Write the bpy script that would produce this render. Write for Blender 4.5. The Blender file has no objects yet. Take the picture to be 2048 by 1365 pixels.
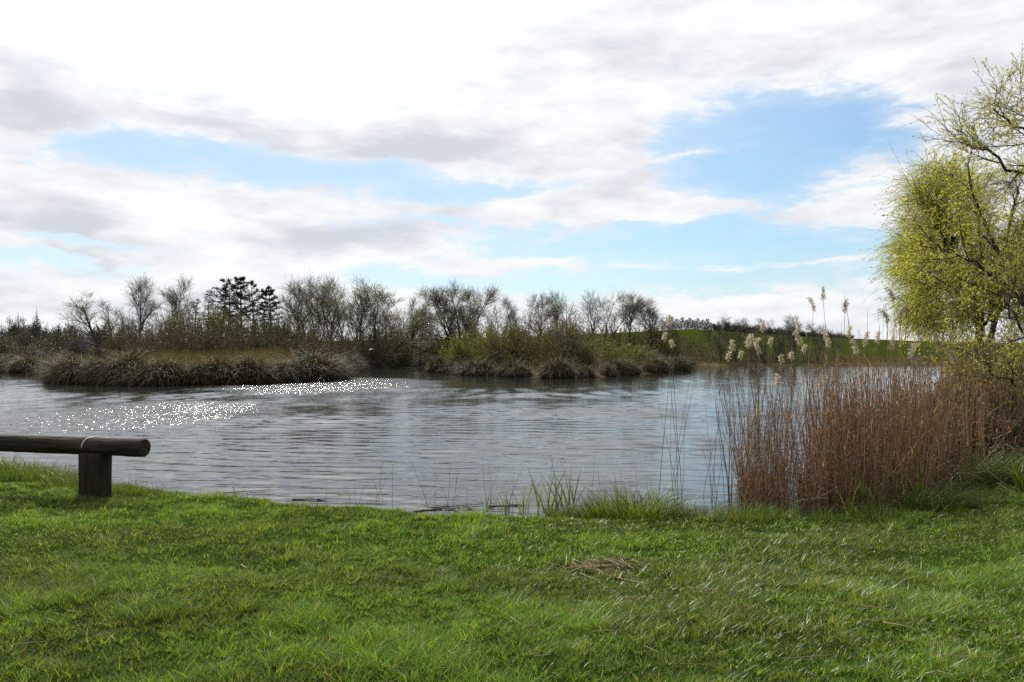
import bpy, math, random
import numpy as np
from math import radians as R
from mathutils import Vector

# ------------------------------------------------------------------ camera, world, sun, exposure
S = bpy.context.scene
COL = S.collection
CAM_H = 2.05
F = 1607.0                      # focal length in photo pixels (photo 2048 wide)
HORIZON = 697.0
cam = bpy.data.cameras.new('camera')
cam.sensor_width = 36.0
cam.lens = F / 2048.0 * 36.0
cam.clip_start = 0.05
cam.clip_end = 9000.0
cam_ob = bpy.data.objects.new('camera', cam)
COL.objects.link(cam_ob)
cam_ob.location = (0, 0, CAM_H)
cam_ob.rotation_euler = (R(90.0) + math.atan((HORIZON - 682.5) / F), 0, 0)
S.camera = cam_ob

SUN_EL, SUN_AZ = R(43.0), R(-20.0)          # azimuth measured from +Y towards +X

def srgb(r, g, b):
    return tuple(((c / 255.0) / 12.92 if c / 255.0 <= 0.04045 else ((c / 255.0 + 0.055) / 1.055) ** 2.4) for c in (r, g, b))

class NT:
    """small helper to write node trees"""
    def __init__(s, tree):
        s.t = tree; s.t.nodes.clear()
    def n(s, typ, **kw):
        nd = s.t.nodes.new(typ)
        for k, v in kw.items(): setattr(nd, k, v)
        return nd
    def put(s, sock, v):
        if isinstance(v, bpy.types.NodeSocket): s.t.links.new(v, sock)
        else: sock.default_value = v
    def m(s, op, a, b=0.0, c=None):
        nd = s.n('ShaderNodeMath', operation=op)
        s.put(nd.inputs[0], a); s.put(nd.inputs[1], b)
        if c is not None: s.put(nd.inputs[2], c)
        return nd.outputs[0]
    def vm(s, op, a, b=None):
        nd = s.n('ShaderNodeVectorMath', operation=op)
        s.put(nd.inputs[0], a)
        if b is not None: s.put(nd.inputs[1], b)
        return nd.outputs[0]
    def noise(s, vec, scale, detail=4.0, rough=0.5, dist=0.0, color=False):
        nd = s.n('ShaderNodeTexNoise')
        if vec is not None: s.put(nd.inputs['Vector'], vec)
        nd.inputs['Scale'].default_value = scale; nd.inputs['Detail'].default_value = detail
        nd.inputs['Roughness'].default_value = rough; nd.inputs['Distortion'].default_value = dist
        return nd.outputs[1 if color else 0]
    def smooth(s, v, lo, hi, a=0.0, b=1.0):
        nd = s.n('ShaderNodeMapRange', interpolation_type='SMOOTHSTEP')
        s.put(nd.inputs[0], v); nd.inputs[1].default_value = lo; nd.inputs[2].default_value = hi
        nd.inputs[3].default_value = a; nd.inputs[4].default_value = b
        return nd.outputs[0]
    def mix(s, fac, a, b, blend='MIX'):
        nd = s.n('ShaderNodeMix', data_type='RGBA', blend_type=blend)
        s.put(nd.inputs[0], fac)
        for k, v in ((6, a), (7, b)):
            if isinstance(v, tuple) and len(v) == 3: v = v + (1.0,)
            s.put(nd.inputs[k], v)
        return nd.outputs[2]

def build_world():
    w = bpy.data.worlds.new("World"); S.world = w; w.use_nodes = True
    T = NT(w.node_tree)
    out = T.n('ShaderNodeOutputWorld'); bg = T.n('ShaderNodeBackground')
    sky = T.n('ShaderNodeTexSky', sky_type='NISHITA', sun_disc=False)
    sky.sun_elevation = SUN_EL; sky.sun_rotation = SUN_AZ
    sky.air_density = 1.0; sky.dust_density = 1.2; sky.ozone_density = 1.0
    tc = T.n('ShaderNodeTexCoord'); d = tc.outputs['Generated']
    sp = T.n('ShaderNodeSeparateXYZ'); T.put(sp.inputs[0], d)
    x, y, z = sp.outputs
    # wind-drawn clouds: noise stretched sideways
    flat = T.vm('MULTIPLY', d, (1.0, 1.0, 3.4))
    warp = T.noise(flat, 6.5, 6.0, 0.58, color=True)
    ws = T.n('ShaderNodeSeparateXYZ'); T.put(ws.inputs[0], warp)
    az = T.m('ADD', T.m('ARCTAN2', x, y), T.m('MULTIPLY', T.m('SUBTRACT', ws.outputs[0], 0.5), 0.22))
    el = T.m('ADD', T.m('ARCSINE', z), T.m('MULTIPLY', T.m('SUBTRACT', ws.outputs[1], 0.5), 0.085))
    def ellipses(lst):
        tot = None
        for px, py, rx, ry, amp in lst:
            a0 = math.atan((px - 1024) / F); e0 = math.atan((HORIZON - py) / F * math.cos(a0))
            ra = rx / F * math.cos(a0) ** 2; re = ry / F * math.cos(a0)
            u = T.m('MULTIPLY', T.m('SUBTRACT', az, a0), 1 / ra)
            v = T.m('MULTIPLY', T.m('SUBTRACT', el, e0), 1 / re)
            q = T.m('MULTIPLY_ADD', u, u, T.m('MULTIPLY', v, v))
            g = T.m('MULTIPLY', T.m('POWER', 2.71828, T.m('MULTIPLY', q, -1.0)), amp)
            tot = g if tot is None else T.m('ADD', tot, g)
        return tot
    gaps = ellipses([
        (1560, 245, 190, 55, -1.3), (1480, 320, 150, 60, -1.0), (1700, 270, 90, 45, -1.0), (1600, 365, 170, 50, -0.9),
        (190, 292, 130, 30, -1.15), (420, 318, 210, 32, -1.2), (690, 352, 260, 30, -1.2), (960, 380, 190, 20, -0.9),
        (1260, 470, 420, 42, -0.95), (860, 445, 150, 18, -0.5), (1520, 505, 380, 60, -0.9), (1300, 570, 420, 34, -0.75), (1750, 610, 240, 30, -0.6),
        (160, 487, 150, 12, -0.8), (120, 535, 170, 18, -0.75), (860, 570, 190, 20, -0.9), (330, 380, 220, 8, -0.3),
        (1085, 452, 80, 20, 0.75), (1330, 402, 150, 20, 0.75), (1000, 512, 120, 14, 0.5), (1690, 425, 170, 34, 0.85), (1230, 432, 60, 12, 0.5),
        (1400, 310, 110, 10, 0.55), (1500, 268, 60, 22, 0.35), (1500, 540, 330, 9, 0.6), (1080, 440, 46, 26, 0.6), (1020, 458, 46, 14, 0.5), (1210, 470, 40, 9, 0.5), (860, 462, 50, 6, 0.5), (1400, 436, 60, 10, 0.5), (330, 306, 60, 10, 0.5), (420, 342, 40, 6, 0.5), (1640, 612, 230, 16, 0.8), (1420, 610, 120, 12, 0.6), (1100, 516, 70, 10, 0.4)])
    fb = T.noise(flat, 15.0, 8.0, 0.62)
    cov = T.m('ADD', T.m('ADD', gaps, 0.92), T.m('ADD', T.m('MULTIPLY', T.m('SUBTRACT', fb, 0.5), 1.5), T.m('MULTIPLY', T.m('SUBTRACT', T.noise(flat, 44.0, 5.0, 0.65), 0.5), 0.55)))
    mask = T.smooth(cov, 0.18, 0.78)
    veil = T.smooth(cov, -0.5, 0.5, 0.0, 0.30)                   # thin high haze in the gaps
    grey = ellipses([(60, 440, 130, 45, 0.9), (640, 478, 150, 32, 0.75), (830, 285, 190, 24, 0.7), (20, 225, 90, 60, 0.6),
                     (380, 235, 260, 24, 0.45), (180, 520, 260, 16, 0.4), (1950, 200, 250, 120, 0.25), (60, 600, 260, 20, 0.35)])
    fb2 = T.noise(T.vm('ADD', flat, (3.1, 1.7, 0.4)), 7.0, 5.0, 0.55)
    fb3 = T.noise(T.vm('ADD', flat, (0.3, 5.7, 2.4)), 19.0, 6.0, 0.6)
    gfac = T.smooth(T.m('ADD', T.m('ADD', grey, 0.33), T.m('ADD', T.m('MULTIPLY', T.m('SUBTRACT', fb2, 0.5), 1.9), T.m('MULTIPLY', T.m('SUBTRACT', fb3, 0.5), 0.9))), 0.0, 1.10)
    cloud = T.mix(gfac, (0.97, 0.975, 0.99), (0.64, 0.67, 0.725))
    # the cloud is brightest round the hidden sun
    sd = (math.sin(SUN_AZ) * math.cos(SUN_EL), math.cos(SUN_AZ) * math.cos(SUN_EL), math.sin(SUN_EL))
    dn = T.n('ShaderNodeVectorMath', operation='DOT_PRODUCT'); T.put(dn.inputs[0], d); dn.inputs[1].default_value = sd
    glow = T.m('ADD', T.smooth(dn.outputs['Value'], 0.87, 1.0, 0.0, 2.4), T.smooth(dn.outputs['Value'], -0.9, 0.62, 0.26, 1.0))   # forward scatter, with sunward boost added for the water and opposite dimming for contrast
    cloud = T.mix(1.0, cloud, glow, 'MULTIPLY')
    blue = T.mix(1.0, sky.outputs[0], (SKYK * 0.80, SKYK * 1.04, SKYK * 1.16), 'MULTIPLY')
    pale = T.smooth(T.m('ARCSINE', z), 0.0, 0.26, 0.34, 0.0)      # paler towards the horizon
    near_sun = T.smooth(dn.outputs['Value'], 0.58, 0.92, 0.0, 0.85)
    blue = T.mix(T.m('MAXIMUM', pale, near_sun), blue, (0.53, 0.71, 0.93))
    blue = T.mix(veil, blue, (0.86, 0.90, 0.95))
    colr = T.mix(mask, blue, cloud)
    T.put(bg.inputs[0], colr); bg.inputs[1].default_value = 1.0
    T.put(out.inputs[0], bg.outputs[0])
SKYK = 0.105                     # strength of the sky texture
build_world()

sun = bpy.data.lights.new('sun', 'SUN')
sun.energy = 5.0; sun.angle = R(0.6); sun.color = (1.0, 0.95, 0.86)
sun_ob = bpy.data.objects.new('sun', sun); COL.objects.link(sun_ob)
sd = Vector((math.sin(SUN_AZ) * math.cos(SUN_EL), math.cos(SUN_AZ) * math.cos(SUN_EL), math.sin(SUN_EL)))
sun_ob.rotation_euler = (-sd).to_track_quat('-Z', 'Y').to_euler()
sun_ob.location = (0, 0, 60)

S.view_settings.view_transform = 'Standard'
try: S.view_settings.look = 'None'
except Exception: pass
S.view_settings.exposure = 0.06; S.view_settings.gamma = 1.0
S.render.engine = 'CYCLES'
S.cycles.use_denoising = False
S.cycles.max_bounces = 6; S.cycles.diffuse_bounces = 3; S.cycles.glossy_bounces = 3
S.cycles.transmission_bounces = 3; S.cycles.transparent_max_bounces = 4
S.cycles.sample_clamp_indirect = 6.0

rng = np.random.default_rng(7)
random.seed(7)

# ------------------------------------------------------------------ pixel helpers: where a thing of the photo stands in the world
def wx(px, depth): return (px - 1024.0) / F * depth
def wz(py, depth): return CAM_H - (py - HORIZON) / F * depth
def water_depth(py): return CAM_H * F / (py - HORIZON)

# ------------------------------------------------------------------ numeric helpers
def vnoise(x, y, seed=0):
    x = np.asarray(x, float); y = np.asarray(y, float)
    xi = np.floor(x).astype(np.int64); yi = np.floor(y).astype(np.int64)
    fx = x - xi; fy = y - yi
    fx = fx * fx * (3 - 2 * fx); fy = fy * fy * (3 - 2 * fy)
    def h(i, j):
        n = (i * 374761393 + j * 668265263 + seed * 1442695041) & 0xffffffff
        n = ((n ^ (n >> 13)) * 1274126177) & 0xffffffff
        return ((n ^ (n >> 16)) & 0xffff) / 65535.0
    a = h(xi, yi); b = h(xi + 1, yi); c = h(xi, yi + 1); d = h(xi + 1, yi + 1)
    return (a * (1 - fx) + b * fx) * (1 - fy) + (c * (1 - fx) + d * fx) * fy
def fbm(x, y, seed=0, o=3):
    t = 0; a = 0.5; s = 0
    for k in range(o):
        t = t + a * vnoise(x * 2 ** k, y * 2 ** k, seed + 17 * k); s += a; a *= 0.5
    return t / s
def sstep(v, a, b):
    t = np.clip((v - a) / (b - a), 0, 1); return t * t * (3 - 2 * t)
def norm(v):
    return v / np.maximum(np.linalg.norm(v, axis=-1, keepdims=True), 1e-9)

class Acc:
    """collects triangles / quads with a colour per vertex and a material slot per face, then links ONE mesh"""
    def __init__(s): s.v = []; s.c = []; s.f = []; s.n = 0
    def add(s, verts, faces, col, mat=0):
        verts = np.asarray(verts, np.float32).reshape(-1, 3); faces = np.asarray(faces, np.int64)
        if len(verts) == 0: return
        col = np.asarray(col, np.float32)
        if col.ndim == 1: col = np.broadcast_to(col, (len(verts), 3))
        s.v.append(verts); s.c.append(col[:, :3]); s.f.append((faces + s.n, mat)); s.n += len(verts)
    def mesh(s, name, mats, smooth=False):
        me = bpy.data.meshes.new(name)
        v = np.concatenate(s.v); c = np.concatenate(s.c)
        tot = np.concatenate([np.full(len(f), f.shape[1], np.int32) for f, _ in s.f])
        mi = np.concatenate([np.full(len(f), m, np.int32) for f, m in s.f])
        lo = np.concatenate([f.ravel() for f, _ in s.f]).astype(np.int32)
        me.vertices.add(len(v)); me.vertices.foreach_set('co', v.ravel())
        me.loops.add(len(lo)); me.loops.foreach_set('vertex_index', lo)
        me.polygons.add(len(tot))
        me.polygons.foreach_set('loop_start', np.concatenate([[0], np.cumsum(tot)[:-1]]).astype(np.int32))
        me.polygons.foreach_set('loop_total', tot)
        me.polygons.foreach_set('material_index', mi)
        me.polygons.foreach_set('use_smooth', np.full(len(tot), smooth))
        at = me.attributes.new('col', 'FLOAT_COLOR', 'POINT')
        at.data.foreach_set('color', np.concatenate([c, np.ones((len(c), 1), np.float32)], 1).ravel())
        for m in mats: me.materials.append(m)
        me.update(calc_edges=True); me.validate()
        return me

def link(name, me, parent=None, loc=(0, 0, 0), rz=0.0, scale=None):
    o = bpy.data.objects.new(name, me); COL.objects.link(o)
    o.location = loc; o.rotation_euler = (0, 0, rz)
    if scale is not None: o.scale = (scale,) * 3 if not isinstance(scale, (tuple, list)) else scale
    if parent is not None: o.parent = parent
    return o
def tag(o, label=None, cat=None, group=None, kind=None):
    for k, v in (('label', label), ('category', cat), ('group', group), ('kind', kind)):
        if v: o[k] = v
    return o
def thing(name, label, cat, loc=(0, 0, 0), rz=0.0, group=None, scale=None):
    return tag(link(name, None, None, loc, rz, scale), label, cat, group)

# ------------------------------------------------------------------ materials
def mat(name):
    m = bpy.data.materials.new(name); m.use_nodes = True
    return m, NT(m.node_tree)

def leaf_mat(name, rough=0.38, trans=0.4, spec=0.5, tint=(1.0, 1.0, 0.75)):
    m, T = mat(name)
    at = T.n('ShaderNodeAttribute', attribute_name='col')
    p = T.n('ShaderNodeBsdfPrincipled'); T.put(p.inputs['Base Color'], at.outputs['Color'])
    p.inputs['Roughness'].default_value = rough; p.inputs['Specular IOR Level'].default_value = spec
    tr = T.n('ShaderNodeBsdfTranslucent')
    T.put(tr.inputs[0], T.mix(1.0, at.outputs['Color'], tint, 'MULTIPLY'))
    mx = T.n('ShaderNodeMixShader'); mx.inputs[0].default_value = trans
    T.put(mx.inputs[1], p.outputs[0]); T.put(mx.inputs[2], tr.outputs[0])
    o = T.n('ShaderNodeOutputMaterial'); T.put(o.inputs[0], mx.outputs[0])
    return m

def bark_mat(name, scale=9.0, bump=0.5, rough=0.85):
    m, T = mat(name)
    at = T.n('ShaderNodeAttribute', attribute_name='col')
    tc = T.n('ShaderNodeTexCoord')
    nz = T.noise(T.vm('MULTIPLY', tc.outputs['Object'], (1, 1, 0.25)), scale, 5.0, 0.6)
    c = T.mix(T.smooth(nz, 0.3, 0.7), T.mix(1.0, at.outputs['Color'], (0.55, 0.55, 0.55), 'MULTIPLY'), T.mix(1.0, at.outputs['Color'], (1.3, 1.28, 1.22), 'MULTIPLY'))
    p = T.n('ShaderNodeBsdfPrincipled'); T.put(p.inputs['Base Color'], c); p.inputs['Roughness'].default_value = rough
    b = T.n('ShaderNodeBump'); b.inputs['Strength'].default_value = bump; b.inputs['Distance'].default_value = 0.02; T.put(b.inputs['Height'], nz)
    T.put(p.inputs['Normal'], b.outputs[0])
    o = T.n('ShaderNodeOutputMaterial'); T.put(o.inputs[0], p.outputs[0])
    return m

def timber_mat(name, axis_scale, dark, light):
    m, T = mat(name)
    tc = T.n('ShaderNodeTexCoord')
    g = T.noise(T.vm('MULTIPLY', tc.outputs['Object'], axis_scale), 14.0, 6.0, 0.65)
    big = T.noise(tc.outputs['Object'], 2.2, 4.0, 0.6)
    crack = T.smooth(T.noise(T.vm('MULTIPLY', tc.outputs['Object'], tuple(a * 1.0 for a in axis_scale)), 5.0, 3.0, 0.7), 0.36, 0.44)
    c = T.mix(T.smooth(g, 0.3, 0.72), dark, light)
    c = T.mix(T.smooth(big, 0.35, 0.7, 0.0, 0.55), c, (0.020, 0.023, 0.014))        # algae and damp
    c = T.mix(crack, (0.018, 0.014, 0.011), c)
    p = T.n('ShaderNodeBsdfPrincipled'); T.put(p.inputs['Base Color'], c); p.inputs['Roughness'].default_value = 0.8; p.inputs['Specular IOR Level'].default_value = 0.12
    b = T.n('ShaderNodeBump'); b.inputs['Strength'].default_value = 0.7; b.inputs['Distance'].default_value = 0.012
    T.put(b.inputs['Height'], T.m('ADD', g, T.m('MULTIPLY', crack, 0.8))); T.put(p.inputs['Normal'], b.outputs[0])
    o = T.n('ShaderNodeOutputMaterial'); T.put(o.inputs[0], p.outputs[0])
    return m

def plain_mat(name, col, rough=0.5, metal=0.0):
    m, T = mat(name)
    tc = T.n('ShaderNodeTexCoord'); nz = T.noise(tc.outputs['Object'], 30.0, 4.0)
    c = T.mix(nz, tuple(k * 0.75 for k in col), tuple(min(1, k * 1.2) for k in col))
    p = T.n('ShaderNodeBsdfPrincipled'); T.put(p.inputs['Base Color'], c)
    p.inputs['Roughness'].default_value = rough; p.inputs['Metallic'].default_value = metal
    o = T.n('ShaderNodeOutputMaterial'); T.put(o.inputs[0], p.outputs[0])
    return m

M_GRASS = leaf_mat('grass_blade', 0.34, 0.5, 0.26, (1.2, 1.1, 0.4))
M_DRY = leaf_mat('dry_blade', 0.6, 0.35, 0.15, (1.0, 0.88, 0.6))
M_SEDGE = leaf_mat('sedge_blade', 0.6, 0.16, 0.10, (1.0, 0.95, 0.6))
M_LEAF = leaf_mat('young_leaf', 0.4, 0.55, 0.35, (1.15, 1.1, 0.5))
M_FLUFF = leaf_mat('seed_fluff', 0.9, 0.5, 0.1, (1.0, 0.97, 0.88))
M_BARK = bark_mat('bark')
M_TWIG = bark_mat('twig_bark', 20.0, 0.0, 0.7)
M_NEEDLE = leaf_mat('needles', 0.7, 0.10, 0.08)
M_LOG = timber_mat('log_timber', (0.10, 1.0, 1.0), (0.012, 0.010, 0.008), (0.075, 0.058, 0.041))
M_POST = timber_mat('post_timber', (1.0, 1.0, 0.15), (0.014, 0.012, 0.008), (0.048, 0.040, 0.025))
M_STRAP = plain_mat('galvanised_strap', (0.42, 0.41, 0.40), 0.45, 0.6)
M_BIRD = plain_mat('white_feather', (0.75, 0.75, 0.75), 0.8)
M_PALE = plain_mat('weathered_wood', (0.34, 0.31, 0.27), 0.8)

def ground_mat():
    m, T = mat('ground_turf')
    at = T.n('ShaderNodeAttribute', attribute_name='col'); tc = T.n('ShaderNodeTexCoord')
    n1 = T.noise(tc.outputs['Object'], 0.35, 6.0, 0.65); n2 = T.noise(tc.outputs['Object'], 9.0, 5.0, 0.7)
    c = T.mix(T.smooth(n1, 0.3, 0.7), T.mix(1.0, at.outputs['Color'], (0.72, 0.76, 0.7), 'MULTIPLY'), T.mix(1.0, at.outputs['Color'], (1.25, 1.2, 1.2), 'MULTIPLY'))
    c = T.mix(T.smooth(n2, 0.35, 0.65, 0.0, 0.55), c, T.mix(1.0, c, (0.5, 0.45, 0.4), 'MULTIPLY'))
    p = T.n('ShaderNodeBsdfPrincipled'); T.put(p.inputs['Base Color'], c); p.inputs['Roughness'].default_value = 0.95
    p.inputs['Specular IOR Level'].default_value = 0.0
    b = T.n('ShaderNodeBump'); b.inputs['Strength'].default_value = 0.6; b.inputs['Distance'].default_value = 0.05; T.put(b.inputs['Height'], n2)
    T.put(p.inputs['Normal'], b.outputs[0])
    o = T.n('ShaderNodeOutputMaterial'); T.put(o.inputs[0], p.outputs[0])
    return m
M_GROUND = ground_mat()

def water_mat():
    m, T = mat('lake_water')
    geo = T.n('ShaderNodeNewGeometry'); P = geo.outputs['Position']
    def warped(sx, sy, rot):
        mp = T.n('ShaderNodeMapping'); T.put(mp.inputs[0], P)
        mp.inputs['Rotation'].default_value = (0, 0, R(rot)); mp.inputs['Scale'].default_value = (sx, sy, 1)
        return mp.outputs[0]
    fine = T.noise(warped(3.0, 11.0, 8), 1.0, 2.0, 0.5)
    # cat's paws: patches where the wind roughens the surface with short steep ripples
    sp = T.n('ShaderNodeSeparateXYZ'); T.put(sp.inputs[0], P)
    edge = T.m('MULTIPLY', T.m('SUBTRACT', T.noise(warped(0.25, 0.35, 0), 1.0, 3.0, 0.6), 0.5), 1.6)
    paw = None
    for cx, cy, rx, ry, am in ((-12.0, 24.5, 4.0, 7.0, 1.0), (-10.5, 46.0, 6.0, 10.0, 1.0), (-6.5, 37.0, 4.0, 7.0, 0.4)):
        u = T.m('MULTIPLY', T.m('SUBTRACT', sp.outputs[0], cx), 1 / rx); v = T.m('MULTIPLY', T.m('SUBTRACT', sp.outputs[1], cy), 1 / ry)
        q = T.m('ADD', T.m('MULTIPLY_ADD', u, u, T.m('MULTIPLY', v, v)), edge)
        g = T.smooth(q, 0.2, 1.6, am, 0.0); paw = g if paw is None else T.m('MAXIMUM', paw, g)
    chop = T.noise(warped(5.5, 8.5, 25), 1.0, 1.0, 0.5)
    h = T.m('ADD', T.m('MULTIPLY', fine, 0.0045), T.m('MULTIPLY', T.m('MULTIPLY', chop, 0.074), paw))
    b = T.n('ShaderNodeBump'); b.inputs['Strength'].default_value = 1.0; b.inputs['Distance'].default_value = 1.0
    T.put(b.inputs['Height'], h)
    p = T.n('ShaderNodeBsdfPrincipled')
    p.inputs['Base Color'].default_value = (0.020, 0.022, 0.018, 1); T.put(p.inputs['Roughness'], T.m('MULTIPLY_ADD', paw, 0.075, 0.04))
    p.inputs['IOR'].default_value = 1.333
    T.put(p.inputs['Normal'], b.outputs[0])
    o = T.n('ShaderNodeOutputMaterial'); T.put(o.inputs[0], p.outputs[0])
    return m
M_WATER = water_mat()

# ------------------------------------------------------------------ terrain
NEAR = [(-900, 30.0), (-60, 26), (-30, 21), (-14, 16.5), (-9.5, 14.2), (-7.4, 12.8), (-6.0, 12.0), (-5.2, 11.4), (-4.4, 11.2), (-3.6, 10.85), (-2.1, 10.1), (-1.1, 9.8), (-0.2, 9.65), (0.6, 9.5),
        (1.6, 9.55), (2.3, 9.5), (2.9, 9.5), (3.6, 9.45), (4.1, 9.6), (4.7, 9.9), (5.3, 10.6), (6.1, 11.6), (7.2, 13.0), (9.6, 17.5), (12.5, 23.0), (18, 34), (30, 56), (44, 82), (52, 96)]
FAR = [(52, 96), (30, 95), (20.5, 93), (19.5, 89), (15.5, 79.5), (15.2, 73), (11.6, 66), (6.4, 57), (2.6, 54.0), (-2.6, 60), (-6.6, 69), (-9, 84), (-13, 104), (-17, 118), (-20, 112), (-16.5, 88), (-13.2, 62),
       (-11.0, 54.5), (-14.2, 46.3), (-20, 43.8), (-26.5, 47.0), (-29, 52), (-37, 66), (-46, 69.5), (-90, 74), (-300, 70), (-900, 60)]
LAKE = np.array(NEAR + FAR[1:], float)

def lake_sd(x, y):
    """signed distance to the shoreline: > 0 on land"""
    x = np.asarray(x, float); y = np.asarray(y, float)
    P = np.stack([x.ravel(), y.ravel()], 1); n = len(LAKE)
    best = np.full(len(P), 1e9); inside = np.zeros(len(P), bool)
    for i in range(n):
        a = LAKE[i]; b = LAKE[(i + 1) % n]; e = b - a
        t = np.clip(((P - a) @ e) / (e @ e), 0, 1)
        dd = P - a - t[:, None] * e
        best = np.minimum(best, (dd ** 2).sum(1))
        c = ((a[1] > P[:, 1]) != (b[1] > P[:, 1]))
        xi = a[0] + (P[:, 1] - a[1]) / ((b[1] - a[1]) if b[1] != a[1] else 1e-9) * e[0]
        inside ^= c & (P[:, 0] < xi)
    d = np.sqrt(best); d[inside] *= -1
    return d.reshape(x.shape)

def height(x, y):
    x = np.asarray(x, float); y = np.asarray(y, float)
    s = lake_sd(x, y)
    s = s + (fbm(x * 1.1, y * 1.1, 3) - 0.5) * np.clip(0.35 + 0.02 * y, 0.3, 1.5)
    near = y < 30
    z = np.where(s < 0, -0.9 * sstep(-s, 0.0, 3.0) - 0.02, 0.015 + 0.09 * sstep(s, 0.0, 0.35) + 0.34 * sstep(s, 0.0, 6.5) * near + 0.30 * sstep(s, 0, 5) * (~near))
    lawn = (fbm(x * 0.9, y * 0.9, 11) - 0.5) * 0.10 + (fbm(x * 2.6, y * 2.6, 12) - 0.5) * 0.035
    z = z + np.where(s > 0, lawn * sstep(s, 0.1, 1.2), 0)
    # higher bank on the reed side
    z = z + np.where(near, 0.30 * sstep(x - 0.38 * y, 0.4, 3.5) * sstep(s, 0, 1.0), 0)
    # hill beyond the lake, highest behind the trees, running out to the right
    az = np.arctan2(x, np.maximum(y, 1.0))
    crest = np.interp(az, [-0.6, -0.45, -0.2, 0.05, 0.22, 0.36, 0.5, 0.8], [0.010, 0.012, 0.014, 0.020, 0.028, 0.0185, 0.0125, 0.008])
    z = z + sstep(y, 112, 330) * (crest * 330 - 0.0) * (1 + 0.0 * y) - sstep(y, 340, 900) * 6.0
    return z

def ground_z(x, y): return float(height(np.array([x]), np.array([y]))[0])

def build_ground():
    us = np.linspace(-6.9, 6.9, 470); xs = 6.0 * np.sinh(us)
    vs = np.linspace(-3.0, 6.9, 430); ys = 9.0 + 6.0 * np.sinh(vs)
    X, Y = np.meshgrid(xs, ys)
    Z = height(X, Y); s = lake_sd(X, Y)
    nx, ny = len(xs), len(ys)
    i = np.arange(nx * ny).reshape(ny, nx)
    f = np.stack([i[:-1, :-1], i[:-1, 1:], i[1:, 1:], i[1:, :-1]], -1).reshape(-1, 4)
    lawn = np.array([0.018, 0.034, 0.006]); mud = np.array([0.050, 0.042, 0.030]); field = np.array([0.033, 0.050, 0.008]); rough = np.array([0.105, 0.085, 0.045])
    c = np.where((Y < 34)[..., None], lawn, rough)
    c = c + (field - c) * (sstep(Y, 92, 116) * (X > 14) + sstep(Y, 108, 122) * (X <= 14) + sstep(-X, 30, 40) * (Y > 78) * sstep(Y, 78, 92)).clip(0, 1)[..., None]
    c = c + (mud - c) * (1 - sstep(s, -0.05, 0.25))[..., None]
    A = Acc(); A.add(np.stack([X, Y, Z], -1).reshape(-1, 3), f, c.reshape(-1, 3))
    tag(link('ground', A.mesh('ground', [M_GROUND], True)), 'grassy lake bank, far shore and green hill field', 'ground', kind='structure')
build_ground()

def build_water():
    """one sheet whose ripples are real relief, finest where the water is near"""
    r = np.random.default_rng(31)
    rows = [4.0]
    while rows[-1] < 135: rows.append(rows[-1] + max(0.035, 0.0042 * rows[-1]))
    ys = np.array(rows)
    uc = np.linspace(-1.06, 1.06, 430); out = 1.06 * 1.35 ** np.arange(1, 13)
    us = np.concatenate([-out[::-1], uc, out])
    U, Y = np.meshgrid(us, ys); X = U * (Y * 0.68 + 1.5)
    dy = np.maximum(0.035, 0.0042 * Y); dx = (Y * 0.68 + 1.5) * np.where(np.abs(U) <= 1.07, uc[1] - uc[0], 3.0)
    gust = 0.55 + 0.75 * sstep(fbm(X * 0.06 + 3, Y * 0.16, 33), 0.35, 0.68)
    swell = 0.45 + 1.1 * vnoise(X * 0.16, Y * 0.30, 34)
    Z = np.zeros_like(X)
    wob = (fbm(X * 0.22, Y * 0.35, 35) - 0.5) * 2.4
    for k in range(40):
        lam = 0.12 * (0.75 / 0.12) ** r.random(); th = r.normal(R(86), R(13)); kx, ky = 2 * np.pi / lam * np.cos(th), 2 * np.pi / lam * np.sin(th)
        slope = 0.027 * (0.8 + 0.4 * r.random()); amp = slope / (2 * np.pi / lam)
        need = np.maximum(dy * abs(np.sin(th)), dx * abs(np.cos(th)))
        ok = sstep(lam / need, 2.2, 4.5)
        ph = kx * X + ky * Y + r.random() * 6.283 + wob * (1.0 + 0.25 / lam)
        grp = vnoise(X * 0.30 + 7 * k, Y * 0.22 + 3 * k, 36)
        Z += amp * ok * (np.sin(ph) + 0.34 * np.cos(2 * ph)) * (0.35 + 1.3 * grp)
    Z *= gust * swell
    i = np.arange(X.size).reshape(X.shape)
    f = np.stack([i[:-1, :-1], i[:-1, 1:], i[1:, 1:], i[1:, :-1]], -1).reshape(-1, 4)
    A = Acc(); A.add(np.stack([X, Y, Z], -1), f, (0.02, 0.02, 0.02))
    tag(link('water', A.mesh('water', [M_WATER], True)), 'rippled grey blue lake water', 'water', kind='structure')
build_water()

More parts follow.
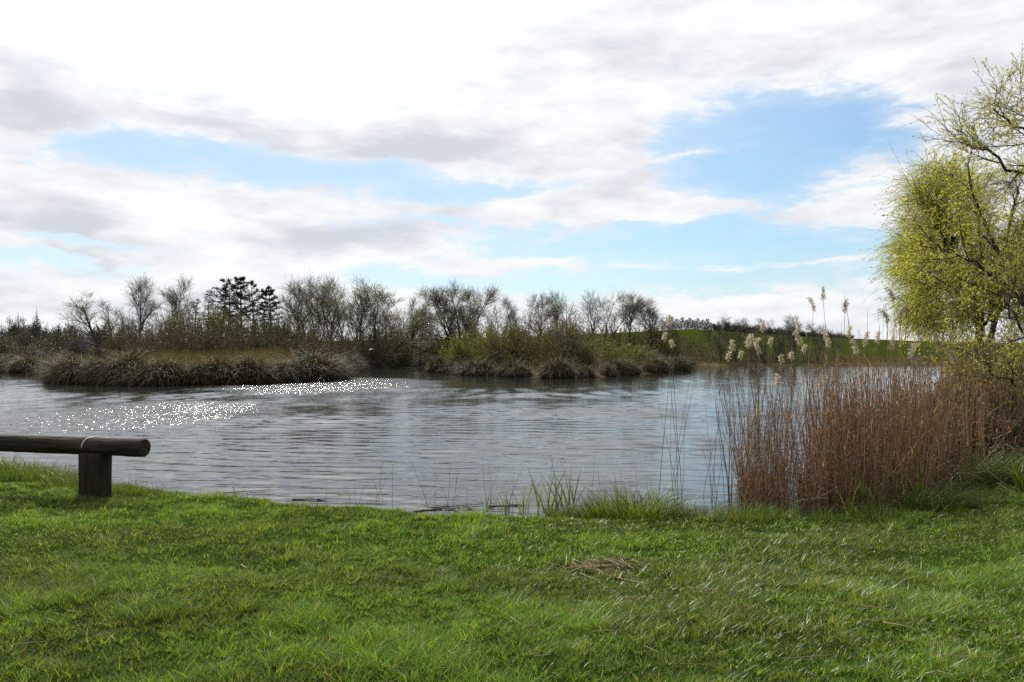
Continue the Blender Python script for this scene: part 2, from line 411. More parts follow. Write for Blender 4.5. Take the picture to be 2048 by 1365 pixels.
# ------------------------------------------------------------------ plant building blocks
def blades(A, base, h, ang, lean, width, col, tipcol=None, segs=2, mat=0, r=rng, sag=0.0):
    """ribbon blades: base (N,3), height h, leaning lean*h towards ang"""
    N = len(base); base = np.asarray(base, float)
    h = np.broadcast_to(h, (N,)).astype(float); lean = np.broadcast_to(lean, (N,)); width = np.broadcast_to(width, (N,))
    d = np.stack([np.cos(ang), np.sin(ang), np.zeros(N)], 1)
    wang = ang + np.pi / 2 + r.normal(0, 0.7, N)
    w = np.stack([np.cos(wang), np.sin(wang), np.zeros(N)], 1)
    ts = np.linspace(0, 1, segs + 1)
    rows = []
    for t in ts:
        up = h * (t - sag * t * t)
        p = base + d * (lean * h * t ** 1.7)[:, None]; p[:, 2] += up
        rows.append((p, width * (1 - t) ** 0.6 * (0.7 + 0.6 * min(t * 2, 1) if t < 0.5 else 1.0)))
    V = []
    for p, wd in rows[:-1]:
        V.append(p - w * wd[:, None] * 0.5); V.append(p + w * wd[:, None] * 0.5)
    V.append(rows[-1][0])
    nv = 2 * segs + 1
    V = np.stack(V, 1)                                            # N, nv, 3
    idx = np.arange(N)[:, None] * nv
    q = []
    for k in range(segs - 1): q.append(idx + np.array([[2 * k, 2 * k + 1, 2 * k + 3, 2 * k + 2]]))
    tri = idx + np.array([[2 * segs - 2, 2 * segs - 1, 2 * segs]])
    col = np.broadcast_to(np.asarray(col, float), (N, 3))
    tip = col if tipcol is None else np.broadcast_to(np.asarray(tipcol, float), (N, 3))
    C = np.concatenate([np.repeat((col + (tip - col) * t)[:, None, :], 2, 1) for t in ts[:-1]] + [tip[:, None, :]], 1)
    n0 = A.n
    A.add(V.reshape(-1, 3), np.concatenate(q) if q else tri[:0], C.reshape(-1, 3), mat)
    if q: A.f.append((tri + n0, mat))
    else: A.f[-1] = (tri + n0, mat)

def grow(P, D, L, segs, wander, trop, r):
    pts = [P]; d = norm(D)
    L = np.broadcast_to(L, (len(P),))
    for k in range(segs):
        tv = np.asarray(trop(k / segs) if callable(trop) else trop, float)
        d = norm(d + r.normal(0, wander, d.shape) + tv / segs)
        P = P + d * (L / segs)[:, None]; pts.append(P)
    return np.stack(pts, 1)
def radii(r0, r1, segs, n):
    r0 = np.broadcast_to(r0, (n,)); r1 = np.broadcast_to(r1, (n,))
    t = np.linspace(0, 1, segs + 1)
    return r0[:, None] * (1 - t) + r1[:, None] * t
def spawn(pts, rad, n, t0, t1, ang, sd, r, side=None):
    N, Sg, _ = pts.shape; Sg -= 1
    t = t0 + (t1 - t0) * (np.arange(n)[None] + r.random((N, n))) / n
    k = np.clip((t * Sg).astype(int), 0, Sg - 1); fr = t * Sg - k
    i = np.arange(N)[:, None]
    a = pts[i, k]; b = pts[i, k + 1]
    P = a + (b - a) * fr[..., None]; T = norm(b - a)
    pr = rad[i, k] * (1 - fr) + rad[i, k + 1] * fr
    rv = r.normal(size=T.shape)
    if side is not None: rv = rv * side
    perp = norm(rv - (rv * T).sum(-1, keepdims=True) * T)
    th = r.normal(ang, sd, t.shape)[..., None]
    D = np.cos(th) * T + np.sin(th) * perp
    return P.reshape(-1, 3), D.reshape(-1, 3), pr.ravel(), t.ravel()
def tubes(A, pts, rad, sides, col, mat=0):
    N, K, _ = pts.shape
    T = np.empty_like(pts); T[:, 1:-1] = pts[:, 2:] - pts[:, :-2]; T[:, 0] = pts[:, 1] - pts[:, 0]; T[:, -1] = pts[:, -1] - pts[:, -2]
    T = norm(T)
    mean = norm(pts[:, -1] - pts[:, 0])
    ref = np.where((np.abs(mean[:, 2:3]) > 0.8), np.array([[1.0, 0.13, 0]]), np.array([[0, 0.1, 1.0]]))[:, None, :]
    U = norm(np.cross(T, np.broadcast_to(ref, T.shape))); V = np.cross(T, U)
    a = np.arange(sides) * 2 * np.pi / sides
    ring = U[:, :, None] * np.cos(a)[:, None] + V[:, :, None] * np.sin(a)[:, None]
    v = pts[:, :, None] + ring * rad[:, :, None, None]
    i = np.arange(N * K * sides).reshape(N, K, sides); j = np.roll(i, -1, 2)
    f = np.stack([i[:, :-1], j[:, :-1], j[:, 1:], i[:, 1:]], -1).reshape(-1, 4)
    col = np.asarray(col, float)
    C = np.broadcast_to(col, (N, 3)) if col.ndim == 1 else col
    A.add(v.reshape(-1, 3), f, np.repeat(C, K * sides, 0), mat)
def leaves(A, P, D, L, W, col, mat, r):
    """one folded diamond per leaf"""
    n = len(P); D = norm(D + r.normal(0, 0.45, D.shape))
    s = norm(np.cross(D, r.normal(size=D.shape))); L = np.broadcast_to(L, (n,))[:, None]; W = np.broadcast_to(W, (n,))[:, None]
    v = np.stack([P, P + D * L * 0.5 + s * W * 0.5, P + D * L, P + D * L * 0.5 - s * W * 0.5], 1)
    i = np.arange(n)[:, None] * 4
    A.add(v.reshape(-1, 3), i + np.array([[0, 1, 2, 3]]), np.repeat(np.broadcast_to(col, (n, 3)), 4, 0), mat)
def along(pts, n, r, t0=0.1, t1=1.0):
    N, K, _ = pts.shape
    t = r.uniform(t0, t1, (N, n)) * (K - 1); k = np.minimum(t.astype(int), K - 2); f = (t - k)[..., None]
    i = np.arange(N)[:, None]
    a = pts[i, k]; b = pts[i, k + 1]
    return (a + (b - a) * f).reshape(-1, 3), norm(b - a).reshape(-1, 3)
def vary(col, n, r, amt=0.2, hue=0.06):
    col = np.asarray(col, float)
    return np.clip(col * (1 + r.normal(0, amt, (n, 1))) * (1 + r.normal(0, hue, (n, 3))), 0.004, 0.9)

# ------------------------------------------------------------------ trees
def tree_meshes(seed, stems=1, H=10.0, lean=(0, 0), fork=0.35, n1=9, n2=9, n3=7, spread=0.42, up=0.55, ang=0.8, leaf=None, nleaf=3, lsz=0.10,
                splay=0.35, bark=(0.038, 0.032, 0.027), twig=(0.11, 0.092, 0.075), r0=0.17, droop=0.0, twl=0.09, twr=0.009, wander=0.10):
    r = np.random.default_rng(seed)
    A, B = Acc(), Acc()
    P = np.zeros((stems, 3)); P[:, :2] = r.normal(0, 0.12 if stems > 1 else 0, (stems, 2))
    D = np.zeros((stems, 3)); D[:, 2] = 1
    if stems > 1:
        a = np.arange(stems) * 2 * np.pi / stems + r.random(); D[:, 0] = np.cos(a) * splay; D[:, 1] = np.sin(a) * splay
    D[:, 0] += lean[0]; D[:, 1] += lean[1]
    tp = grow(P, D, H * r.uniform(0.84, 0.95, stems), 10, wander * 0.7, (0, 0, 0.35), r); tr = radii(r0, r0 * 0.10, 10, stems)
    tr[:, 0] *= 1.25
    tr = tr * 1.35; tubes(A, tp, tr, 8, bark)
    P, D, pr, t = spawn(tp, tr, n1, fork, 0.98, ang, 0.18, r)
    L = H * spread * (1.12 - 0.75 * t) * r.uniform(0.7, 1.15, len(t))
    l1 = grow(P, D, L, 6, wander, (0, 0, up), r); q1 = radii(np.minimum(pr * 0.62, r0 * 0.5), 0.016, 6, len(P))
    tubes(A, l1, q1, 5, bark)
    P, D, pr, t = spawn(l1, q1, n2, 0.2, 1.0, 0.75, 0.25, r)
    L = H * spread * 0.42 * (1.1 - 0.6 * t) * r.uniform(0.6, 1.2, len(t))
    l2 = grow(P, D, L, 4, wander * 1.3, (0, 0, up * 0.6 - droop), r); q2 = radii(np.minimum(pr * 0.6, 0.03), 0.008, 4, len(P))
    tubes(B, l2, q2, 3, twig)
    P, D, pr, t = spawn(l2, q2, n3, 0.15, 1.0, 0.7, 0.3, r)
    l3 = grow(P, D, H * twl * r.uniform(0.5, 1.4, len(t)), 3, wander * 1.6, (0, 0, up * 0.4 - droop), r); q3 = radii(twr * 1.25, twr * 0.7, 3, len(P))
    tubes(B, l3, q3, 3, vary(twig, len(P), r, 0.15, 0.04))
    if leaf is not None and nleaf:
        P, D = along(l3, nleaf, r, 0.15)
        leaves(B, P, D, lsz * r.uniform(0.6, 1.3, len(P)), lsz * 0.5, vary(leaf, len(P), r, 0.22, 0.07), 1, r)
    # bring to the asked height exactly
    top = max(np.concatenate(B.v)[:, 2].max(), 0.1); k = H / top
    for acc in (A, B):
        acc.v = [v * np.float32(k) for v in acc.v]
    return A.mesh('trunk', [M_BARK], True), B.mesh('crown', [M_TWIG, M_LEAF])

def conifer_meshes(seed, H=10.0, width=0.26, first=0.22, tiers=15, droop=-0.25, gaps=0.25, col=(0.018, 0.026, 0.016), sparse=1.0):
    r = np.random.default_rng(seed)
    A, B = Acc(), Acc()
    tp = grow(np.zeros((1, 3)), np.array([[r.normal(0, 0.03), 0, 1.0]]), H * 0.985, 12, 0.02, (0, 0, 0.3), r); tr = radii(H * 0.017, 0.015, 12, 1)
    tubes(A, tp, tr, 8, (0.04, 0.032, 0.026))
    Ps, Ds, Ls = [], [], []
    for k in range(tiers):
        t = first + (0.985 - first) * (k + r.uniform(-0.2, 0.2)) / tiers
        nb = r.integers(4, 7); a0 = r.random() * 6.3
        for b in range(nb):
            if r.random() < gaps: continue
            a = a0 + b * 6.283 / nb + r.normal(0, 0.25)
            prof = (1 - t) ** 0.75 * (0.55 + 0.45 * min(1, (t - first + 0.08) / 0.22))
            L = H * width * prof * r.uniform(0.55, 1.3) + 0.25
            i = min(int(t * 12), 11); f = t * 12 - i
            Ps.append(tp[0, i] * (1 - f) + tp[0, i + 1] * f); Ds.append((math.cos(a), math.sin(a), 0.12 + 0.35 * t)); Ls.append(L)
    P = np.array(Ps); D = np.array(Ds); L = np.array(Ls)
    l1 = grow(P, D, L, 5, 0.07, lambda t: (0, 0, droop + 0.9 * t), r); q1 = radii(0.035, 0.008, 5, len(P))
    tubes(B, l1, q1, 4, (0.035, 0.028, 0.022))
    P2, D2, pr, t = spawn(l1, q1, 9, 0.12, 1.0, 0.85, 0.2, r, side=np.array([1, 1, 0.25]))
    l2 = grow(P2, D2, np.repeat(L, 9) * 0.32 * (1.15 - 0.7 * t) + 0.08, 3, 0.08, (0, 0, -0.15), r); q2 = radii(0.010, 0.005, 3, len(P2))
    tubes(B, l2, q2, 3, (0.03, 0.026, 0.02))
    n = int(16 * sparse)
    P3, D3 = along(l2, n, r, 0.0)
    leaves(B, P3, D3 + r.normal(0, 0.5, D3.shape), r.uniform(0.10, 0.24, len(P3)), 0.045, vary(col, len(P3), r, 0.25, 0.06), 1, r)
    P4, D4 = along(l1, n, r, 0.25)
    leaves(B, P4, D4 + r.normal(0, 0.5, D4.shape), r.uniform(0.10, 0.24, len(P4)), 0.045, vary(col, len(P4), r, 0.25, 0.06), 1, r)
    return A.mesh('trunk', [M_BARK], True), B.mesh('crown', [M_TWIG, M_NEEDLE])

def bush_meshes(seed, W=4.0, H=3.0, stems=44, n1=9, n2=6, leaf=None, nleaf=2, lsz=0.08, twig=(0.060, 0.045, 0.038), twr=0.008):
    r = np.random.default_rng(seed)
    A, B = Acc(), Acc()
    a = r.uniform(0, 6.283, stems); q = np.sqrt(r.random(stems)); rad = q * W * 0.30
    P = np.stack([np.cos(a) * rad, np.sin(a) * rad, np.full(stems, -0.15)], 1)
    el = np.clip(1.0 - q * 0.95 + r.normal(0, 0.12, stems), 0.12, 1.4)
    D = np.stack([np.cos(a) * (1.1 - el * 0.55), np.sin(a) * (1.1 - el * 0.55), 0.25 + el], 1)
    ell = np.sqrt(1.0 / ((np.abs(norm(D)[:, 2]) / H) ** 2 + ((1 - norm(D)[:, 2] ** 2) / (W * 0.36) ** 2)))
    l0 = grow(P, D, ell * r.uniform(0.65, 1.0, stems), 6, 0.10, (0, 0, 0.15), r); q0 = radii(0.030, 0.009, 6, stems)
    tubes(A, l0, q0, 4, twig)
    P, D, pr, t = spawn(l0, q0, n1, 0.10, 1.0, 0.6, 0.25, r)
    l1 = grow(P, D, H * 0.30 * r.uniform(0.5, 1.2, len(P)), 4, 0.14, (0, 0, 0.25), r); q1 = radii(0.012, 0.007, 4, len(P))
    tubes(B, l1, q1, 3, vary(twig, len(P), r, 0.2, 0.05))
    P, D, pr, t = spawn(l1, q1, n2, 0.1, 1.0, 0.6, 0.3, r)
    l2 = grow(P, D, H * 0.14 * r.uniform(0.5, 1.3, len(P)), 3, 0.18, (0, 0, 0.2), r); q2 = radii(twr, twr * 0.7, 3, len(P))
    tubes(B, l2, q2, 3, vary(twig, len(P), r, 0.25, 0.06))
    if leaf is not None:
        P, D = along(l2, nleaf, r)
        leaves(B, P, D, lsz * r.uniform(0.6, 1.4, len(P)), lsz * 0.5, vary(leaf, len(P), r, 0.25, 0.08), 1, r)
    allv = np.concatenate(B.v); k = H / np.percentile(allv[:, 2], 97.5)
    kw = W * 0.5 / np.percentile(np.hypot(allv[:, 0], allv[:, 1]), 95.0)
    for acc in (A, B): acc.v = [v * np.array([kw, kw, k], np.float32) for v in acc.v]
    return A.mesh('stems', [M_TWIG]), B.mesh('foliage', [M_TWIG, M_LEAF])

OLIVE = (0.150, 0.175, 0.055); GREYGREEN = (0.140, 0.155, 0.070); LIME = (0.135, 0.165, 0.035); TAN = (0.16, 0.13, 0.06)
VAR = {
    'lean':   tree_meshes(101, 1, r0=0.26, lean=(-0.55, 0.1), fork=0.30, n1=12, n2=10, n3=8, spread=0.52, up=0.45, ang=0.95, leaf=OLIVE, nleaf=7, lsz=0.085, wander=0.13),
    'slim':   tree_meshes(102, 1, fork=0.25, n1=16, n2=7, n3=5, spread=0.22, up=0.5, ang=0.75, leaf=GREYGREEN, nleaf=1, r0=0.12),
    'bare':   tree_meshes(103, 1, fork=0.36, n1=13, n2=10, n3=10, spread=0.46, up=0.6, ang=0.72, leaf=(0.07, 0.06, 0.045), nleaf=2, lsz=0.09, r0=0.14),
    'bare_b': tree_meshes(113, 1, lean=(0.12, 0), fork=0.40, n1=12, n2=10, n3=9, spread=0.48, up=0.7, ang=0.7, leaf=GREYGREEN, nleaf=3, lsz=0.09, r0=0.13, twig=(0.085, 0.072, 0.06)),
    'tall':   tree_meshes(104, 1, fork=0.26, n1=14, n2=8, n3=8, spread=0.46, up=0.85, ang=0.66, leaf=OLIVE, nleaf=6, lsz=0.08, r0=0.12),
    'tall_b': tree_meshes(114, 2, fork=0.28, n1=10, n2=8, n3=7, spread=0.44, up=0.8, ang=0.66, leaf=OLIVE, nleaf=6, lsz=0.08, r0=0.10),
    'tilt':   tree_meshes(115, 2, lean=(0.35, 0), fork=0.28, n1=12, n2=9, n3=8, spread=0.33, up=0.45, ang=0.75, leaf=OLIVE, nleaf=6, lsz=0.08, r0=0.11),
    'round':  tree_meshes(105, 5, splay=0.50, fork=0.24, n1=11, n2=10, n3=10, spread=0.36, up=0.55, ang=0.7, leaf=GREYGREEN, nleaf=4, lsz=0.075, r0=0.14),
    'vase':   tree_meshes(106, 2, fork=0.30, n1=9, n2=8, n3=7, spread=0.48, up=0.6, ang=0.7, leaf=GREYGREEN, nleaf=2, lsz=0.09, r0=0.12, wander=0.14),
    'vase_b': tree_meshes(116, 3, fork=0.30, n1=7, n2=8, n3=7, spread=0.44, up=0.7, ang=0.7, leaf=GREYGREEN, nleaf=2, lsz=0.09, r0=0.11, wander=0.15),
    'lolly':  tree_meshes(107, 1, fork=0.45, n1=16, n2=11, n3=9, spread=0.36, up=0.6, ang=0.8, leaf=GREYGREEN, nleaf=4, lsz=0.075, r0=0.11),
    'wind':   tree_meshes(108, 2, lean=(0.30, 0), fork=0.25, n1=12, n2=8, n3=6, spread=0.34, up=0.35, ang=0.7, leaf=TAN, nleaf=1, r0=0.12, twr=0.011, twig=(0.06, 0.048, 0.040), wander=0.13),
    'wind_b': tree_meshes(118, 3, lean=(0.18, 0), fork=0.18, n1=10, n2=8, n3=6, spread=0.36, up=0.3, ang=0.8, leaf=TAN, nleaf=1, r0=0.12, twr=0.011, twig=(0.06, 0.048, 0.040), wander=0.13),
    'con_a':  conifer_meshes(201, sparse=1.7, width=0.44, gaps=0.42, first=0.30, tiers=13, droop=-0.1),
    'con_b':  conifer_meshes(202, sparse=1.6, width=0.38, gaps=0.36, first=0.20, tiers=17, droop=-0.35),
    'con_c':  conifer_meshes(203, sparse=1.6, width=0.28, gaps=0.20, first=0.10, tiers=18, droop=-0.3),
    'larch':  conifer_meshes(204, width=0.16, gaps=0.35, first=0.15, tiers=18, droop=-0.1, sparse=0.25, col=(0.05, 0.045, 0.03)),
    'pine':   conifer_meshes(205, width=0.42, gaps=0.05, first=0.10, tiers=14, droop=0.3, sparse=1.6),
}
used = set()
def plant(var, name, label, cat, px, py_top, depth, group, rz=None, z=None, parts=('trunk', 'crown'), nominal=10.0, wide=1.0):
    """stands a copy of a plant kind so that its top reaches py_top of the photo"""
    x = wx(px, depth); g = ground_z(x, depth) if z is None else z
    H = wz(py_top, depth) - g; k = H / nominal
    o = thing(name, label, cat, (x, depth, g - 0.05), random.uniform(0, 6.28) if rz is None else rz, group, (k * wide, k * wide, k))
    for pn, me in zip(parts, VAR[var] if isinstance(var, str) else var):
        link(pn, me, o)
    return o

G1 = 'bare and budding trees behind the lake'
T = [  # kind, label, px, top, depth, rz
    ('lean', 'broad tree leaning away from the conifers over the green meadow gap', 207, 576, 73, 0.0),
    ('slim', 'slim bare tree beside the leaning tree, much thinner crown', 230, 592, 86, None),
    ('bare', 'tall grey brown tree, first of a tall pair above the brown thicket', 288, 543, 90, None),
    ('bare_b', 'tall pale twigged tree, second of a tall pair above the thicket, nearer the conifers', 338, 541, 94, 0.3),
    ('tall', 'tall budding tree just beside the last dark conifer', 597, 543, 86, 1.0),
    ('tall_b', 'thin twin stemmed tree second from the dark conifers', 628, 550, 92, 0.4),
    ('tall', 'tallest olive budding tree of the tall clump behind the reed island', 664, 536, 88, 2.2),
    ('tall_b', 'tall twin stemmed tree just past the tallest of the clump', 696, 543, 91, 2.0),
    ('tall', 'dense upright tree in the middle of the tall clump', 722, 560, 95, 4.0),
    ('tilt', 'olive tree tilting outwards from the tall clump, above the channel', 748, 566, 89, 0.2),
    ('vase', 'short spreading tree at the outer edge of the tall clump', 788, 590, 98, 0.5),
    ('slim', 'small thin tree over the channel, nearer the tall clump', 822, 588, 104, None),
    ('slim', 'small thin tree over the channel, nearer the big round tree', 846, 588, 106, None),
    ('round', 'big round multi stemmed tree standing alone beyond the channel', 918, 553, 98, 0.6),
    ('vase', 'small bare tree just past the big round tree', 990, 604, 112, 1.3),
    ('slim', 'narrow bare tree above the bush dome, one of a close pair, taller', 1022, 588, 115, None),
    ('slim', 'narrow bare tree above the bush dome, one of a close pair, shorter', 1042, 594, 118, None),
    ('bare', 'bare tree directly above the dark bush dome', 1080, 578, 112, 1.9),
    ('bare_b', 'open bare tree between the dome tree and the two forked trees', 1122, 580, 114, 2.5),
    ('vase', 'forked open tree with thin curved limbs, first of the forked two', 1166, 572, 108, 0.0),
    ('vase_b', 'forked open tree with thin curved limbs, second of the forked two', 1204, 570, 107, 1.0),
    ('lolly', 'upright full crowned tree standing in front of the hedge', 1257, 576, 110, 0.4),
    ('lolly', 'round crowned tree on a slim trunk, last before the open hill field', 1306, 587, 108, 2.4),
    ('slim', 'small feathery tree low on the skyline beside the dark bush', 28, 630, 150, None),
    ('bare', 'small pale tree behind the dark bush on the skyline', 62, 645, 160, None),
    ('vase', 'small bare tree low behind the purple brown bush', 92, 650, 165, None),
    ('slim', 'thin understory tree before the tall pair', 258, 612, 92, None),
    ('slim', 'thin bare tree between the tall pair and the conifers', 368, 592, 98, None),
    ('vase', 'low bare tree between the last conifer and the tall clump', 572, 610, 97, None),
    ('slim', 'thin low tree in the gap between tall clump and round tree', 868, 612, 110, None),
    ('slim', 'thin low tree just before the two narrow trees', 1003, 618, 118, None),
    ('tall_b', 'twin stemmed tree between the second and the tallest tree of the clump', 646, 556, 97, 3.6),
    ('tilt', 'leafy tree leaning at the back of the tall clump', 770, 580, 101, 5.9),
]
for var, lab, px, top, dep, rz in T:
    plant(var, 'deciduous_tree', lab, 'tree', px, top, dep, G1, rz, wide=1.25 if var.startswith(('tall', 'tilt', 'lolly')) else 1.08)

GC = 'dark conifers behind the reed island'
for var, lab, px, top, dep, rz in [
    ('larch', 'spindly sparse conifer at the edge of the dark group, shorter one', 388, 592, 100, 0.3),
    ('larch', 'spindly sparse conifer next to the flat topped conifer, taller one', 414, 574, 99, 1.3),
    ('con_a', 'flat tiered dark conifer with gaps, first big one of the dark group', 440, 550, 94, 0.2),
    ('con_b', 'tallest dark conifer in the middle of the dark group', 484, 547, 95, 1.2),
    ('con_a', 'ragged dark conifer crowding behind the tallest one', 463, 562, 99, 2.6),
    ('con_a', 'ragged dark conifer between the tallest and the pointed one', 514, 556, 97, 4.2),
    ('con_c', 'pointed dark conifer nearest the tall leafless clump', 545, 563, 93, 0.9),
    ('con_c', 'tiny pointed conifer alone on the skyline beside the leaning tree', 145, 648, 170, 2.0)]:
    plant(var, 'conifer_tree', lab, 'tree', px, top, dep, GC, rz)

GW = 'dark pines of the hilltop wood'
for k, (px, top) in enumerate([(1326, 641), (1337, 635), (1345, 632), (1354, 637), (1363, 634), (1372, 639), (1380, 635), (1389, 640), (1397, 636), (1405, 639), (1413, 637), (1421, 645), (1430, 648)]):
    o = plant('pine', 'pine_tree', 'dark pine of the hilltop wood, %s from the round crowned tree' % ('first second third fourth fifth sixth seventh eighth ninth tenth eleventh twelfth thirteenth'.split()[k]), 'tree', px, top, 318, GW, k * 1.1, wide=1.25, z=ground_z(wx(px, 318), 318) - 1.2)
    o.scale = (max(o.scale[0], 0.80), max(o.scale[1], 0.80), max(o.scale[2], 0.42))

GH = 'thin bare trees on the far bank below the hill field'
for var, lab, px, top, dep, rz in [
    ('wind', 'wispy bare bank tree nearest the hilltop pines', 1424, 640, 100, 0.0),
    ('wind', 'windswept bare bank tree leaning, tallest of its neighbours', 1462, 622, 99, 0.1),
    ('wind_b', 'windswept bare tree just past the tallest windswept one', 1500, 630, 101, 0.2),
    ('wind_b', 'spreading bare bank tree above the first pale seed heads', 1552, 632, 98, 0.0),
    ('wind_b', 'fuller spreading bare bank tree behind the reed tops', 1588, 624, 100, 1.0),
    ('wind', 'bare bank tree half hidden behind tall reed plumes', 1632, 636, 99, 0.3),
    ('wind', 'low bare bank tree at the thin end of the row', 1668, 652, 102, 0.2),
    ('wind_b', 'low many stemmed bank tree beneath the windswept one', 1440, 664, 97, 0.4),
    ('wind_b', 'low many stemmed bank tree under the spreading ones', 1528, 662, 97, 2.4)]:
    plant(var, 'bank_tree', lab, 'tree', px, top, dep, GH, rz)

# ------------------------------------------------------------------ bushes
BR = (0.095, 0.075, 0.060); PUR = (0.085, 0.064, 0.064)
VAR['b_brown'] = bush_meshes(301, 10, 10 * .6, stems=60, n1=10, n2=8, leaf=(0.090, 0.080, 0.048), nleaf=3, lsz=0.16, twig=BR, twr=0.016)
VAR['b_olive'] = bush_meshes(302, 10, 10 * .6, stems=60, n1=10, n2=8, leaf=(0.105, 0.115, 0.042), nleaf=4, lsz=0.17, twig=BR, twr=0.015)
VAR['b_lime'] = bush_meshes(303, 10, 10 * .6, stems=60, n1=10, n2=8, leaf=(0.150, 0.165, 0.048), nleaf=5, lsz=0.19, twig=(0.07, 0.06, 0.035), twr=0.014)
VAR['b_dome'] = bush_meshes(304, 10, 10 * .6, stems=90, n1=12, n2=8, leaf=(0.125, 0.120, 0.050), nleaf=5, lsz=0.13, twig=(0.10, 0.078, 0.056), twr=0.013)
VAR['b_purple'] = bush_meshes(305, 10, 10 * .6, stems=80, n1=11, n2=8, leaf=None, twig=PUR, twr=0.018)
VAR['b_dark'] = bush_meshes(306, 10, 10 * .6, stems=70, n1=10, n2=8, leaf=(0.028, 0.036, 0.018), nleaf=6, lsz=0.2, twig=(0.04, 0.032, 0.026), twr=0.014)
GD = 'bushes on the second island'; GL = 'bushes at the end of the lake'; GF = 'bushes of the hedge under the hill'
VAR['b_sparse'] = bush_meshes(307, 10, 6.0, stems=26, n1=8, n2=6, leaf=(0.15, 0.165, 0.06), nleaf=2, lsz=0.14, twig=(0.12, 0.10, 0.07), twr=0.010)
GB = 'bushes of the thicket behind the reed island'
def bush(var, label, px, top, width_px, dep, group, rz=None):
    if group == GB: top += 9; width_px *= 1.2
    if group in (GD, GF): top += 13
    if group == GL: top += 8; width_px *= 1.7
    x = wx(px, dep); g = ground_z(x, dep); H = wz(top, dep) - g; W = width_px / F * dep
    o = thing('bush', label, 'bush', (x, dep, g - 0.05), random.uniform(0, 6.28) if rz is None else rz, group, (W / 10, W / 10, H / 6.0))
    for pn, me in zip(('stems', 'foliage'), VAR[var]): link(pn, me, o)
GB = 'bushes of the thicket behind the reed island'; GD = 'bushes on the second island'; GL = 'bushes at the end of the lake'; GF = 'bushes of the hedge under the hill'
